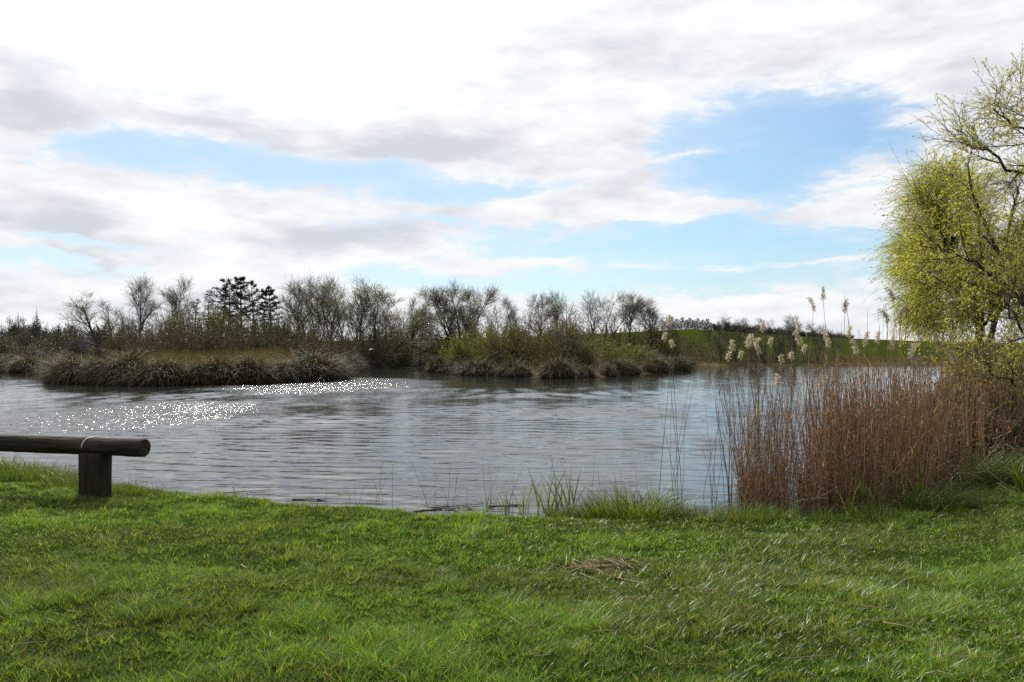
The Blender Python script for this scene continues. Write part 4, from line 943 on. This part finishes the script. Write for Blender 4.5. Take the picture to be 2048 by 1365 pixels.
def reed_bed():
    r = np.random.default_rng(680); A = Acc(); n = 3000
    u = r.random(n) ** 0.95; px = 1478 + u * 720; dep = 10.1 + r.random(n) ** 1.2 * 2.6 + np.maximum(px - 1800, 0) / 240 * 0.9
    keep = r.random(n) < np.interp(px, [1474, 1490, 1570, 1582, 1600, 1625], [.10, .50, .50, .16, .20, 1.0]); px = px[keep]; dep = dep[keep]; keep = r.random(len(px)) < 1 - 0.62 * sstep(px, 1800, 1900); px = px[keep]; dep = dep[keep]; n = len(px)
    x = (px - 1024) / F * dep
    clump = fbm(x * 2.2, dep * 2.2, 683)
    top = r.normal(750, 34, n) - (clump - .5) * 130 - 42 * sstep(px, 1590, 1650) + np.maximum(px - 1760, 0) * 0.10
    H = np.maximum(CAM_H - (top - HORIZON) / F * dep, 0.5) * r.uniform(0.72, 1.05, n)
    z = np.maximum(height(x, dep), -0.15)
    P = np.stack([x, dep, z - 0.1], 1); bent = r.random(n) < .16; sdv = np.where(bent, .38, .09); H = H * np.where(bent, .8, 1)
    D = np.stack([r.normal(0, 1, n) * sdv, r.normal(0, 1, n) * sdv, np.ones(n)], 1)
    l = grow(P, D, H, 6, 0.030, (0, 0, 0), r)
    tubes(A, l, radii(0.0045, 0.002, 6, n), 3, vary((0.285, 0.175, 0.100), n, r, .32, .06) * (0.45 + 1.1 * clump)[:, None], 0)
    P, D = along(l, 3, r, 0.10, 0.95); m = len(P)
    blades(A, P, r.uniform(.10, .34, m), r.uniform(0, 6.283, m), r.uniform(.3, 1.4, m), r.uniform(.007, .013, m), vary((0.36, 0.235, 0.125), m, r, .38, .08), None, 3, 1, r, sag=r.uniform(0, 1.5, m))
    # matted dead leaves round the feet of the stems
    m = 5200; px2 = np.concatenate([r.uniform(1484, 1572, m // 5), r.uniform(1596, 1900, m - m // 5)]); dp2 = r.uniform(9.75, 12.2, m); x2 = (px2 - 1024) / F * dp2
    blades(A, np.stack([x2, dp2, np.maximum(height(x2, dp2), -.05) + r.random(m) ** 2 * .25], 1), r.uniform(.12, .55, m), r.uniform(0, 6.283, m), r.uniform(.2, 1.3, m), r.uniform(.006, .012, m), vary((0.15, 0.098, 0.058), m, r, .35, .08), None, 3, 1, r, sag=r.uniform(0, 1.2, m))
    # fallen and broken stems low down
    k = 420; px = r.uniform(1500, 2060, k); dep = r.uniform(9.6, 11.2, k); x = (px - 1024) / F * dep; z = np.maximum(height(x, dep), 0) + r.random(k) ** 2 * 0.9
    a = r.uniform(0, 6.283, k); D = np.stack([np.cos(a), np.sin(a), r.normal(0, .35, k)], 1)
    l = grow(np.stack([x, dep, z], 1), D, r.uniform(.15, .5, k), 3, .1, (0, 0, -.2), r)
    tubes(A, l, radii(.0045, .003, 3, k), 3, vary((0.17, 0.115, 0.07), k, r, .3, .05), 0)
    tag(link('reed_bed', A.mesh('reed_bed', [M_TWIG, M_DRY])), 'dense mass of reddish brown dead reeds', 'reeds', kind='stuff')
reed_bed()

for k, px in enumerate((1448, 1482, 1516, 1550, 1584, 1618, 1652, 1686)):
    x = wx(px, 316); H = 3.6 - .25 * k
    o = thing('hedge_bush', 'dark hedge bush along the crest of the hill field, %s counted from the pine wood' % ORD[k], 'hedge', (x, 316, ground_z(x, 316) - .4), k * 1.3, 'dark hedge along the hill crest', (.85, .85, H / 6))
    for pn, me in zip(('stems', 'foliage'), VAR['b_dark']): link(pn, me, o)
VAR['b_tangle'] = bush_meshes(310, 10, 6.0, stems=90, n1=12, n2=8, leaf=(0.24, 0.19, 0.13), nleaf=1, lsz=0.22, twig=(0.17, 0.135, 0.105), twr=0.014)
for px, top, w, dep, lab in [(1895, 745, 230, 12.6, 'tangled leafless brown bramble at the foot of the willow trunk'), (2020, 755, 240, 11.8, 'tangled leafless brown bramble on the bank above the swept grass'), (2170, 740, 300, 13.2, 'tangled brown bramble under the near tree trunk'), (1990, 720, 240, 16.5, 'brown bramble behind the willow trunk')]:
    bush('b_tangle', lab, px, top, w, dep, 'brambles on the reed side bank')

# ------------------------------------------------------------------ the two trees on the reed side bank
def hero_tree(name, label, base, limbs, seed, bark, twig, leafcols, n1, n2, n3, hang, nleaf, lsz, L1, L2, L3, r_base, twr=0.0035, n0=None):
    """limbs: list of (points, r0, r1)"""
    r = np.random.default_rng(seed); A, B = Acc(), Acc()
    o = thing(name, label, 'tree', base)
    b = np.array(base)
    allp, allr = [], []
    for pts, ra, rb in limbs:
        pts = np.array(pts, float) - b
        # resample with a smooth spline-ish curve and a little wobble
        K = 13; t = np.linspace(0, len(pts) - 1, K); i = np.minimum(t.astype(int), len(pts) - 2); f = (t - i)[:, None]
        pm = pts[np.maximum(i - 1, 0)]; p0 = pts[i]; p1 = pts[i + 1]; pn = pts[np.minimum(i + 2, len(pts) - 1)]
        c = 0.5 * ((2 * p0) + (p1 - pm) * f + (2 * pm - 5 * p0 + 4 * p1 - pn) * f ** 2 + (3 * p0 - pm - 3 * p1 + pn) * f ** 3)
        c[1:] += r.normal(0, 0.03, (K - 1, 3))
        allp.append(c); allr.append(np.linspace(ra, rb, K))
    l0 = np.stack(allp); q0 = np.stack(allr)
    tubes(A, l0, q0, 9, bark)
    P, D, pr, t = spawn(l0, q0, n1, 0.22, 1.0, 0.75, 0.25, r)
    l1 = grow(P, D, L1 * r.uniform(.5, 1.2, len(P)) * (1.15 - .5 * t), 6, 0.10, (0, 0, 0.25), r); q1 = radii(np.minimum(pr * .55, .03), .006, 6, len(P))
    tubes(A, l1, q1, 5, bark)
    P, D, pr, t = spawn(l1, q1, n2, 0.15, 1.0, 0.7, 0.25, r)
    l2 = grow(P, D, L2 * r.uniform(.5, 1.2, len(P)), 5, 0.12, lambda t: (0, 0, 0.3 - hang * t), r); q2 = radii(np.minimum(pr * .6, .010), .0035, 5, len(P))
    tubes(B, l2, q2, 3, twig)
    P, D, pr, t = spawn(l2, q2, n3, 0.1, 1.0, 0.6, 0.3, r)
    l3 = grow(P, D, L3 * r.uniform(.4, 1.3, len(P)), 5, 0.12, lambda t: (0, 0, 0.1 - hang * 1.6 * t), r); q3 = radii(twr, twr * .5, 5, len(P))
    tubes(B, l3, q3, 3, vary(twig, len(P), r, .2, .05))
    P, D = along(l3, nleaf, r, 0.05)
    cl = fbm(P[:, 0] * 2.1 + P[:, 1] * .9, P[:, 2] * 1.3 + P[:, 1] * 1.1, seed, 2)      # leaves come in clumps
    kp = r.random(len(P)) < np.clip((cl - .33) * 5.0, .06, 1); P, D = P[kp], D[kp]
    c = np.asarray(leafcols)[r.integers(0, len(leafcols), len(P))]
    c = np.clip(c * (1 + r.normal(0, .2, (len(P), 1))), .01, .6)
    leaves(B, P, D, lsz * r.uniform(.5, 1.4, len(P)), lsz * .34, c, 1, r)
    link('trunk', A.mesh('trunk', [M_BARK], True), o); link('crown', B.mesh('crown', [M_TWIG, M_LEAF]), o)
    return o
def W3(px, py, dep): return (wx(px, dep), dep, wz(py, dep))
D0 = 19.5
gz = ground_z(wx(1962, D0), D0)
base = (wx(1962, D0), D0, gz - 0.1)
hero_tree('willow_tree', 'yellow green weeping willow with dark trunk behind the brown reeds', base, [
    ([base, W3(1960, 690, D0), W3(1955, 600, D0), W3(1945, 500, D0 - .2), W3(1930, 420, D0 - .2), W3(1915, 365, D0)], .125, .03),
    ([W3(1975, 740, D0), W3(1985, 660, D0 + .3), W3(2000, 560, D0 + .5), W3(2020, 450, D0 + .6), W3(2040, 370, D0 + .6)], .085, .025),
    ([W3(1957, 640, D0), W3(1925, 570, D0 - .5), W3(1895, 500, D0 - .9), W3(1872, 440, D0 - 1.2), W3(1862, 405, D0 - 1.3)], .08, .018),
    ([W3(1950, 570, D0), W3(1900, 530, D0 + .6), W3(1868, 510, D0 + 1.0), W3(1850, 508, D0 + 1.2)], .05, .012),
    ([W3(1958, 620, D0), W3(1930, 590, D0 - 1.0), W3(1900, 570, D0 - 1.9), W3(1870, 555, D0 - 2.4)], .06, .015),
    ([W3(1985, 640, D0), W3(2020, 580, D0 - .9), W3(2050, 520, D0 - 1.6), W3(2075, 470, D0 - 2.0)], .07, .018),
    ([W3(1990, 600, D0), W3(2060, 530, D0 + .4), W3(2120, 480, D0 + .8), W3(2170, 450, D0 + 1)], .07, .018),
    ([W3(1960, 560, D0), W3(1960, 480, D0 + 1.0), W3(1955, 410, D0 + 1.6), W3(1950, 370, D0 + 1.8)], .06, .015),
    ([W3(1957, 650, D0), W3(1925, 620, D0 - .4), W3(1890, 600, D0 - .7), W3(1862, 595, D0 - .8)], .04, .012),
    ([W3(1970, 650, D0), W3(2000, 600, D0 - .9), W3(2035, 580, D0 - 1.5), W3(2075, 580, D0 - 1.8)], .04, .012),
    ([W3(1950, 600, D0), W3(1915, 590, D0 + .8), W3(1880, 600, D0 + 1.3), W3(1860, 615, D0 + 1.5)], .04, .010),
    ([W3(1975, 620, D0), W3(1995, 610, D0 + .6), W3(2020, 620, D0 + 1.1), W3(2050, 640, D0 + 1.3)], .04, .010),
    ([W3(1952, 580, D0), W3(1925, 520, D0 - .8), W3(1895, 450, D0 - 1.3), W3(1880, 390, D0 - 1.5)], .045, .012)],
    701, (0.032, 0.026, 0.022), (0.10, 0.085, 0.030), ((0.66, 0.62, 0.07), (0.55, 0.58, 0.07), (0.40, 0.50, 0.06), (0.68, 0.58, 0.14)),
    11, 10, 8, 1.3, 15, 0.052, 0.72, 0.62, 0.75, .16, .0033)
D1 = 12.6
gz = ground_z(wx(2230, D1), D1)
base = (wx(2230, D1), D1, gz - 0.1)
hero_tree('near_willow', 'nearer half bare tree reaching in from the side with tan and lime buds', base, [
    ([base, W3(2225, 760, D1), W3(2200, 600, D1), W3(2180, 430, D1), W3(2165, 330, D1 + .2), W3(2150, 240, D1 + .3)], .15, .02),
    ([W3(2218, 740, D1), W3(2130, 690, D1 - .3), W3(2055, 610, D1 - .5), W3(1990, 500, D1 - .6), W3(1950, 400, D1 - .6), W3(1938, 330, D1 - .6)], .06, .010),
    ([W3(2090, 650, D1 - .4), W3(2010, 570, D1 - .7), W3(1935, 520, D1 - .8), W3(1870, 490, D1 - .9)], .028, .007),
    ([W3(2215, 800, D1), W3(2110, 790, D1 - .4), W3(2030, 765, D1 - .7), W3(1985, 745, D1 - .8), W3(1965, 720, D1 - .9)], .035, .008),
    ([W3(2195, 560, D1), W3(2120, 440, D1 + .2), W3(2050, 350, D1 + .2), W3(1975, 305, D1 + .3), W3(1915, 275, D1 + .3)], .05, .008),
    ([W3(2180, 460, D1), W3(2110, 330, D1 - .2), W3(2050, 265, D1 - .3), W3(1995, 225, D1 - .3)], .04, .008),
    ([W3(2170, 330, D1 + .1), W3(2120, 280, D1 + .6), W3(2080, 235, D1 + .8), W3(2050, 215, D1 + .9)], .03, .008),
    ([W3(2205, 640, D1), W3(2300, 500, D1 + .3), W3(2380, 380, D1 + .5), W3(2420, 250, D1 + .5)], .07, .012),
    ([W3(2160, 720, D1 - .2), W3(2080, 690, D1 - .9), W3(2030, 640, D1 - 1.2), W3(1995, 590, D1 - 1.3)], .030, .008)],
    702, (0.040, 0.032, 0.026), (0.20, 0.16, 0.09), ((0.36, 0.31, 0.12), (0.38, 0.44, 0.06), (0.46, 0.44, 0.09)),
    9, 7, 6, 0.5, 10, 0.048, 0.85, 0.50, 0.30, .15, .0026)

# ------------------------------------------------------------------ log bench
def rounded_log(L, rad, seed, nx=60, ns=40):
    r = np.random.default_rng(seed); A = Acc()
    xs = np.linspace(-L, 0, nx); a = np.arange(ns) * 2 * np.pi / ns
    xx = np.concatenate([[xs[0]] * 2, xs[1:-1], [xs[-1]] * 2]); bev = np.ones(len(xx)); bev[0] = .93; bev[-1] = .93; xx[0] -= .008; xx[-1] += .008
    X, AA = np.meshgrid(xx, a, indexing='ij')
    rr = rad * (1 + .04 * (vnoise(X * 1.5, AA * 0.95, 5) - .5) + .035 * (vnoise(X * 9, AA * 3, 6) - .5)) * bev[:, None]
    V = np.stack([X, rr * np.cos(AA), rr * np.sin(AA)], -1); K = len(xx)
    i = np.arange(K * ns).reshape(K, ns); j = np.roll(i, -1, 1)
    A.add(V.reshape(-1, 3), np.stack([i[:-1], i[1:], j[1:], j[:-1]], -1).reshape(-1, 4), (.2, .16, .12))
    for e, s in ((0, 1), (K - 1, -1)):                             # sawn ends with a sunken ring pattern
        ring = V[e]; c = ring.mean(0); vs = [ring]; fs = []
        for q, dx in ((.8, .0), (.55, .004), (.3, 0.0), (.08, .004)):
            v = c + (ring - c) * q; v[:, 0] += s * dx; vs.append(v)
        n0 = np.arange(5 * ns).reshape(5, ns); m = np.roll(n0, -1, 1)
        f = np.stack([n0[:-1], n0[1:], m[1:], m[:-1]], -1).reshape(-1, 4)
        if s > 0: f = f[:, ::-1]
        A.add(np.concatenate(vs), f[:, ::-1], (.2, .16, .12))
        A.f.append(((n0[4] + A.n - 5 * ns)[None, :], 0))
    return A.mesh('log_rail', [M_LOG], True)
def build_bench():
    dR, dL = 10.05, 10.58
    pr = np.array([wx(290, dR), dR, wz(896, dR)]); pl = np.array([wx(0, dL), dL, wz(886, dL)])
    v = pr - pl; yaw = math.atan2(v[1], v[0]); pitch = math.atan2(v[2], math.hypot(v[0], v[1]))
    px_, py_ = pl + (pr - pl) * (195 / 290.0), 0
    post = px_; pz = ground_z(post[0], post[1])
    o = thing('log_bench', 'low bench of one thick round log on a squat timber post', 'bench', (post[0], post[1], pz), yaw)
    d_end = float(np.linalg.norm(pr - post)); rad = 0.112
    zc = post[2] - pz
    lg = link('log_rail', rounded_log(4.1, rad, 1), o, (d_end, 0, zc)); lg.rotation_euler = (0, -pitch, 0); lg.location.z += d_end * math.sin(pitch)
    def post_mesh(seed, h):
        A = Acc(); r = np.random.default_rng(seed); ns = 32; a = np.arange(ns) * 2 * np.pi / ns
        zs = np.concatenate([[-0.4], np.linspace(-.05, h - .012, 12), [h]]); 
        sq = 1.0 / np.maximum(np.abs(np.cos(a)) ** 6 + np.abs(np.sin(a)) ** 6, 1e-6) ** (1 / 6)
        V = []
        for k, z in enumerate(zs):
            s = .965 if k == len(zs) - 1 else 1.0
            q = sq * s * (1 + .03 * (vnoise(a * 2, z * 4 + 0 * a, seed) - .5)) * (1 + .05 * max(0, .12 - z))
            V.append(np.stack([q * .182 * np.cos(a), q * .115 * np.sin(a), np.full(ns, z)], 1))
        V = np.concatenate(V); i = np.arange(len(V)).reshape(-1, ns); j = np.roll(i, -1, 1)
        A.add(V, np.stack([i[:-1], j[:-1], j[1:], i[1:]], -1).reshape(-1, 4), (.1, .09, .07)); A.f.append((i[-1][None], 0))
        return A.mesh('post', [M_POST], True)
    ph = zc - rad * .72
    link('post', post_mesh(3, ph), o, (0, 0, 0))
    x2 = -2.6; w2 = Vector((post[0] + x2 * math.cos(yaw), post[1] + x2 * math.sin(yaw), 0)); g2 = ground_z(w2.x, w2.y) - pz
    link('post', post_mesh(4, zc + x2 * math.sin(pitch) - rad * .72 - g2), o, (x2, 0, g2))
    # bent steel strap over the log above each post
    A = Acc(); n = 22; a = np.linspace(-.15, np.pi * 0.98, n); rr = rad * 1.045
    tilt = .10
    V = []
    for k, t in enumerate(a):
        cx = -0.10 + tilt * (0.5 + 0.5 * math.cos(t * 1.0 + 3.14)) 
        for dx, q in ((-.009, rr), (.009, rr), (.009, rr + .004), (-.009, rr + .004)): V.append((cx + dx, -math.cos(t) * q, zc + math.sin(t) * q - 0.002))
    i = np.arange(4 * n).reshape(n, 4); j = np.roll(i, -1, 1)
    A.add(np.array(V), np.concatenate([np.stack([i[:-1], j[:-1], j[1:], i[1:]], -1).reshape(-1, 4), i[:1, ::-1], i[-1:]]), (.4, .4, .4))
    link('strap', A.mesh('strap', [M_STRAP], True), o)
build_bench()

# ------------------------------------------------------------------ straw and sticks lying about
def straw_mesh(seed, L, rad, bend, col, flat=False):
    r = np.random.default_rng(seed); A = Acc()
    p = grow(np.array([[-L / 2, 0, 0]]), np.array([[1.0, -bend, 0.04]]), L, 8, .03, (0, bend * 2, -.08), r)
    tubes(A, p, radii(rad, rad * .5, 8, 1), 5, col)
    return A.mesh('straw', [M_DRY])
ST = [straw_mesh(800 + k, L, q, b, c) for k, (L, q, b, c) in enumerate([(.42, .0042, .12, (.45, .37, .25)), (.22, .0045, .25, (.48, .40, .28)), (.60, .0036, .08, (.42, .34, .23)), (.15, .006, .1, (.50, .43, .31)), (.30, .0034, .4, (.40, .32, .21))])]
def lay(me, name, label, cat, px, py, rz, group, sc=1.0):
    d = 8.0
    for _ in range(25):
        x = wx(px, d); g = ground_z(x, d) + .045
        d = d * .5 + .5 * (CAM_H - g) * F / (py - HORIZON)
    x = wx(px, d); tag(link(name, me, None, (x, d, ground_z(x, d) + .045), rz, sc), label, cat, group)
GST = 'dry straws lying on the lawn'
for px, py, k, rz, sc, lab in [(790, 1153, 2, -.12, .8, 'long pale straw, upper arm of the open triangle of straws'), (745, 1172, 0, .0, .7, 'pale straw, lower arm of the open triangle of straws'), (714, 1158, 1, 1.45, .8, 'short upright straw closing the triangle of straws'),
        (365, 1056, 1, -.35, .9, 'pale straw on the lawn in front of the log bench'), (1038, 1117, 3, 1.5, 1.2, 'stubby pale straw standing up beside the brown patch'), (1110, 1100, 0, .6, .7, 'slanting straw between stubby straw and the brown patch'),
        (1240, 1150, 3, 1.3, 1.1, 'stubby pale straw at the edge of the brown patch'), (1700, 1205, 2, -.35, 1.1, 'long straw above the straw tangle on the plain grass'), (1780, 1235, 0, .2, .9, 'straw of the loose tangle, lying flat'), (1800, 1250, 1, -.7, .9, 'straw of the loose tangle, slanting towards the camera'),
        (1420, 1180, 4, -.5, 1.1, 'bent straw of the small bundle past the brown patch'), (1430, 1187, 0, -.4, .7, 'straight straw of the small bundle past the brown patch'), (1280, 1195, 1, -.1, 1.2, 'flat straw below the brown patch'), (1310, 1225, 1, .5, 1.0, 'slanting straw below the flat one'), (1215, 1260, 1, .1, .8, 'small flat straw low in the middle of the lawn'),
        (490, 1132, 3, -.9, .9, 'stubby straw standing on the open lawn between bench and triangle'), (1180, 1205, 1, -.6, .8, 'short straw left of the flat one below the patch'), (1620, 1312, 4, .1, 1.0, 'curled straw lowest on the lawn'), (1900, 1310, 1, -.1, .9, 'straw low on the lawn, nearest the reed side')]:
    lay(ST[k], 'straw', lab, 'straw', px, py, rz, GST, sc)
r = random.Random(11)
for k in range(110):
    lay(ST[r.choice([1, 3, 4, 1])], 'straw', 'small dry straw scattered loose on the green lawn', 'straw', r.uniform(20, 2030), r.uniform(1070, 1350), r.uniform(-1.2, 1.2), 'small loose straws on the lawn', r.uniform(.25, .65))

def straw_patch():
    r = np.random.default_rng(820); A = Acc(); n = 110
    x0, y0 = wx(1205, 6.55), 6.5
    P = np.stack([r.normal(0, .20, n), r.normal(0, .17, n), np.zeros(n)], 1); P[:, 2] = height(P[:, 0] + x0, P[:, 1] + y0) + r.uniform(.004, .05, n)
    a = r.normal(0, .9, n); D = np.stack([np.cos(a), np.sin(a), r.normal(0, .12, n)], 1)
    l = grow(P - D * .07, D, r.uniform(.08, .26, n), 3, .06, (0, 0, 0), r)
    l[:, :, 2] = np.maximum(l[:, :, 2], (height(l[:, :, 0] + x0, l[:, :, 1] + y0)) + .004)
    c = np.array([(.36, .27, .16), (.52, .44, .31), (.27, .20, .125)])[r.integers(0, 3, n)]
    tubes(A, l, radii(.0035, .002, 3, n), 4, vary(c, n, r, .2, .05))
    tag(link('straw_litter', A.mesh('straw_litter', [M_DRY]), None, (x0, y0, 0)), 'flattened rust brown patch of dead straw on the lawn', 'straw litter', kind='stuff')
straw_patch()

def stick_mesh(seed, L, rad):
    r = np.random.default_rng(seed); A = Acc()
    p = grow(np.array([[-L / 2, 0, 0.0]]), np.array([[1.0, 0, 0.03]]), L, 8, .09, (0, 0, -.03), r)
    p[:, :, 2] *= .12; tubes(A, p, radii(rad, rad * .4, 8, 1), 6, (.05, .04, .032))
    P, D, pr, t = spawn(p, radii(rad, rad * .4, 8, 1), 4, .2, .9, .7, .2, r)
    l = grow(P, D * np.array([1, 1, .3]), L * .28, 4, .1, (0, 0, 0), r); l[:, :, 2] *= .25; tubes(A, l, radii(rad * .5, rad * .25, 4, len(P)), 5, (.05, .04, .032))
    return A.mesh('stick', [M_BARK], True)
SK = [stick_mesh(830 + k, L, q) for k, (L, q) in enumerate([(.62, .012), (.5, .009), (.8, .008)])]
for px, py, k, rz, lab in [(872, 1020, 0, .45, 'dark floating stick, half of the crossed pair at the water edge'), (885, 1018, 1, -.5, 'dark floating stick, other half of the crossed pair'), (1015, 1012, 1, .1, 'dark stick floating by the flag leaves'), (925, 1015, 2, .05, 'thin dark twig floating beside the crossed sticks'), (500, 986, 2, .1, 'thin twig floating near the small flag leaf clump'), (620, 1000, 1, -.15, 'dark twig at the water edge in the short dead stems')]:
    d = water_depth(py); tag(link('floating_stick', SK[k], None, (wx(px, d), d, .006), rz), lab, 'stick', 'sticks floating at the lawn edge')

r = random.Random(23)
for k in range(70):
    px = r.uniform(330, 1010) if k < 45 else r.uniform(1440, 1760); py = (990 + (px - 330) * 0.045 - r.uniform(-8, 16)) if k < 45 else r.uniform(1000, 1042)
    d = water_depth(py); x = wx(px, d)
    if lake_sd(np.array([x]), np.array([d]))[0] > 0.25: continue
    o = link('reed_fragment', ST[r.choice([0, 1, 3, 4])], None, (x, d, .012), r.uniform(-.8, .8), r.uniform(.3, .8))
    tag(o, 'pale broken reed piece floating at the water edge ' + ('by the lawn' if k < 45 else 'under the reed bed'), 'reed piece', 'reed pieces floating ' + ('along the lawn' if k < 45 else 'under the reed bed'))
# driftwood by the second island, far bench, birds
dw = thing('driftwood', 'pale bare driftwood branch lying at the channel side of the second island', 'driftwood', (wx(848, 74), 74, .05), .1, None, 3.6)
link('branch', SK[0], dw); dwb = link('branch', SK[2], dw, (-.1, -.1, .06), .4)
A = Acc()
def box(A, c, s, col=(.3, .3, .3)):
    c = np.array(c); s = np.array(s) / 2
    v = np.array([c + s * np.array(q) for q in ((-1, -1, -1), (1, -1, -1), (1, 1, -1), (-1, 1, -1), (-1, -1, 1), (1, -1, 1), (1, 1, 1), (-1, 1, 1))])
    A.add(v, [[0, 3, 2, 1], [4, 5, 6, 7], [0, 1, 5, 4], [1, 2, 6, 5], [2, 3, 7, 6], [3, 0, 4, 7]], col)
bx, bd = wx(1836, 97), 97.0
fb = thing('far_bench', 'small pale wooden bench far off below the hill field', 'bench', (bx, bd, ground_z(bx, bd)), .1)
for nm, parts in (('seat', [((0, -.12 + .13 * k, .45), (1.6, .11, .04)) for k in range(3)]), ('backrest', [((0, .27, .62 + .14 * k), (1.6, .03, .10)) for k in range(3)]), ('leg', [((-.65, .05, .215), (.07, .4, .43)), ((-.65, .265, .6), (.07, .028, .6))]), ('leg', [((.65, .05, .215), (.07, .4, .43)), ((.65, .265, .6), (.07, .028, .6))])):
    A = Acc()
    for c, s in parts: box(A, c, s)
    link(nm, A.mesh(nm, [M_PALE]), fb)
def skin_obj(name, verts, edges, rad, m, parent=None, loc=(0, 0, 0), rz=0):
    me = bpy.data.meshes.new(name); me.from_pydata(verts, edges, [])
    o = link(name, me, parent, loc, rz); o.data.materials.append(m)
    o.modifiers.new('skin', 'SKIN'); o.modifiers.new('sub', 'SUBSURF').levels = 2
    o.modifiers['sub'].render_levels = 2
    for v, q in zip(me.skin_vertices[0].data, rad): v.radius = q if isinstance(q, tuple) else (q, q)
    me.skin_vertices[0].data[1].use_root = True
    return o
fl = skin_obj('gull', [(-.24, 0, -.01), (-.08, 0, 0), (.10, 0, .02), (.19, 0, .04), (.25, 0, .03), (-.02, .22, .10), (-.10, .48, .05), (-.02, -.22, .10), (-.10, -.48, .05), (.05, .05, .03), (.05, -.05, .03)],
    [(0, 1), (1, 2), (2, 3), (3, 4), (2, 9), (9, 5), (5, 6), (2, 10), (10, 7), (7, 8)], [(.05, .012), .06, .06, .045, .012, (.07, .012), (.02, .008), (.07, .012), (.02, .008), (.06, .02), (.06, .02)], M_BIRD, None, (wx(742, 80), 80, wz(700, 80)), .3)
tag(fl, 'white gull flying low over the end of the channel', 'bird')
for k, (px, lab) in enumerate([(95, 'white gull floating before the end bank, nearer the picture edge'), (102, 'white gull floating before the end bank, nearer the reed island')]):
    g = skin_obj('gull', [(-.26, 0, .10), (-.10, 0, .06), (.10, 0, .06), (.17, 0, .15), (.20, 0, .23), (.28, 0, .22)], [(0, 1), (1, 2), (2, 3), (3, 4), (4, 5)], [(.03, .02), .085, .08, .045, .045, .012], M_BIRD, None, (wx(px, 66), 66, .0), .4 + k * 2)
    tag(g, lab, 'bird', 'gulls floating at the end of the lake')
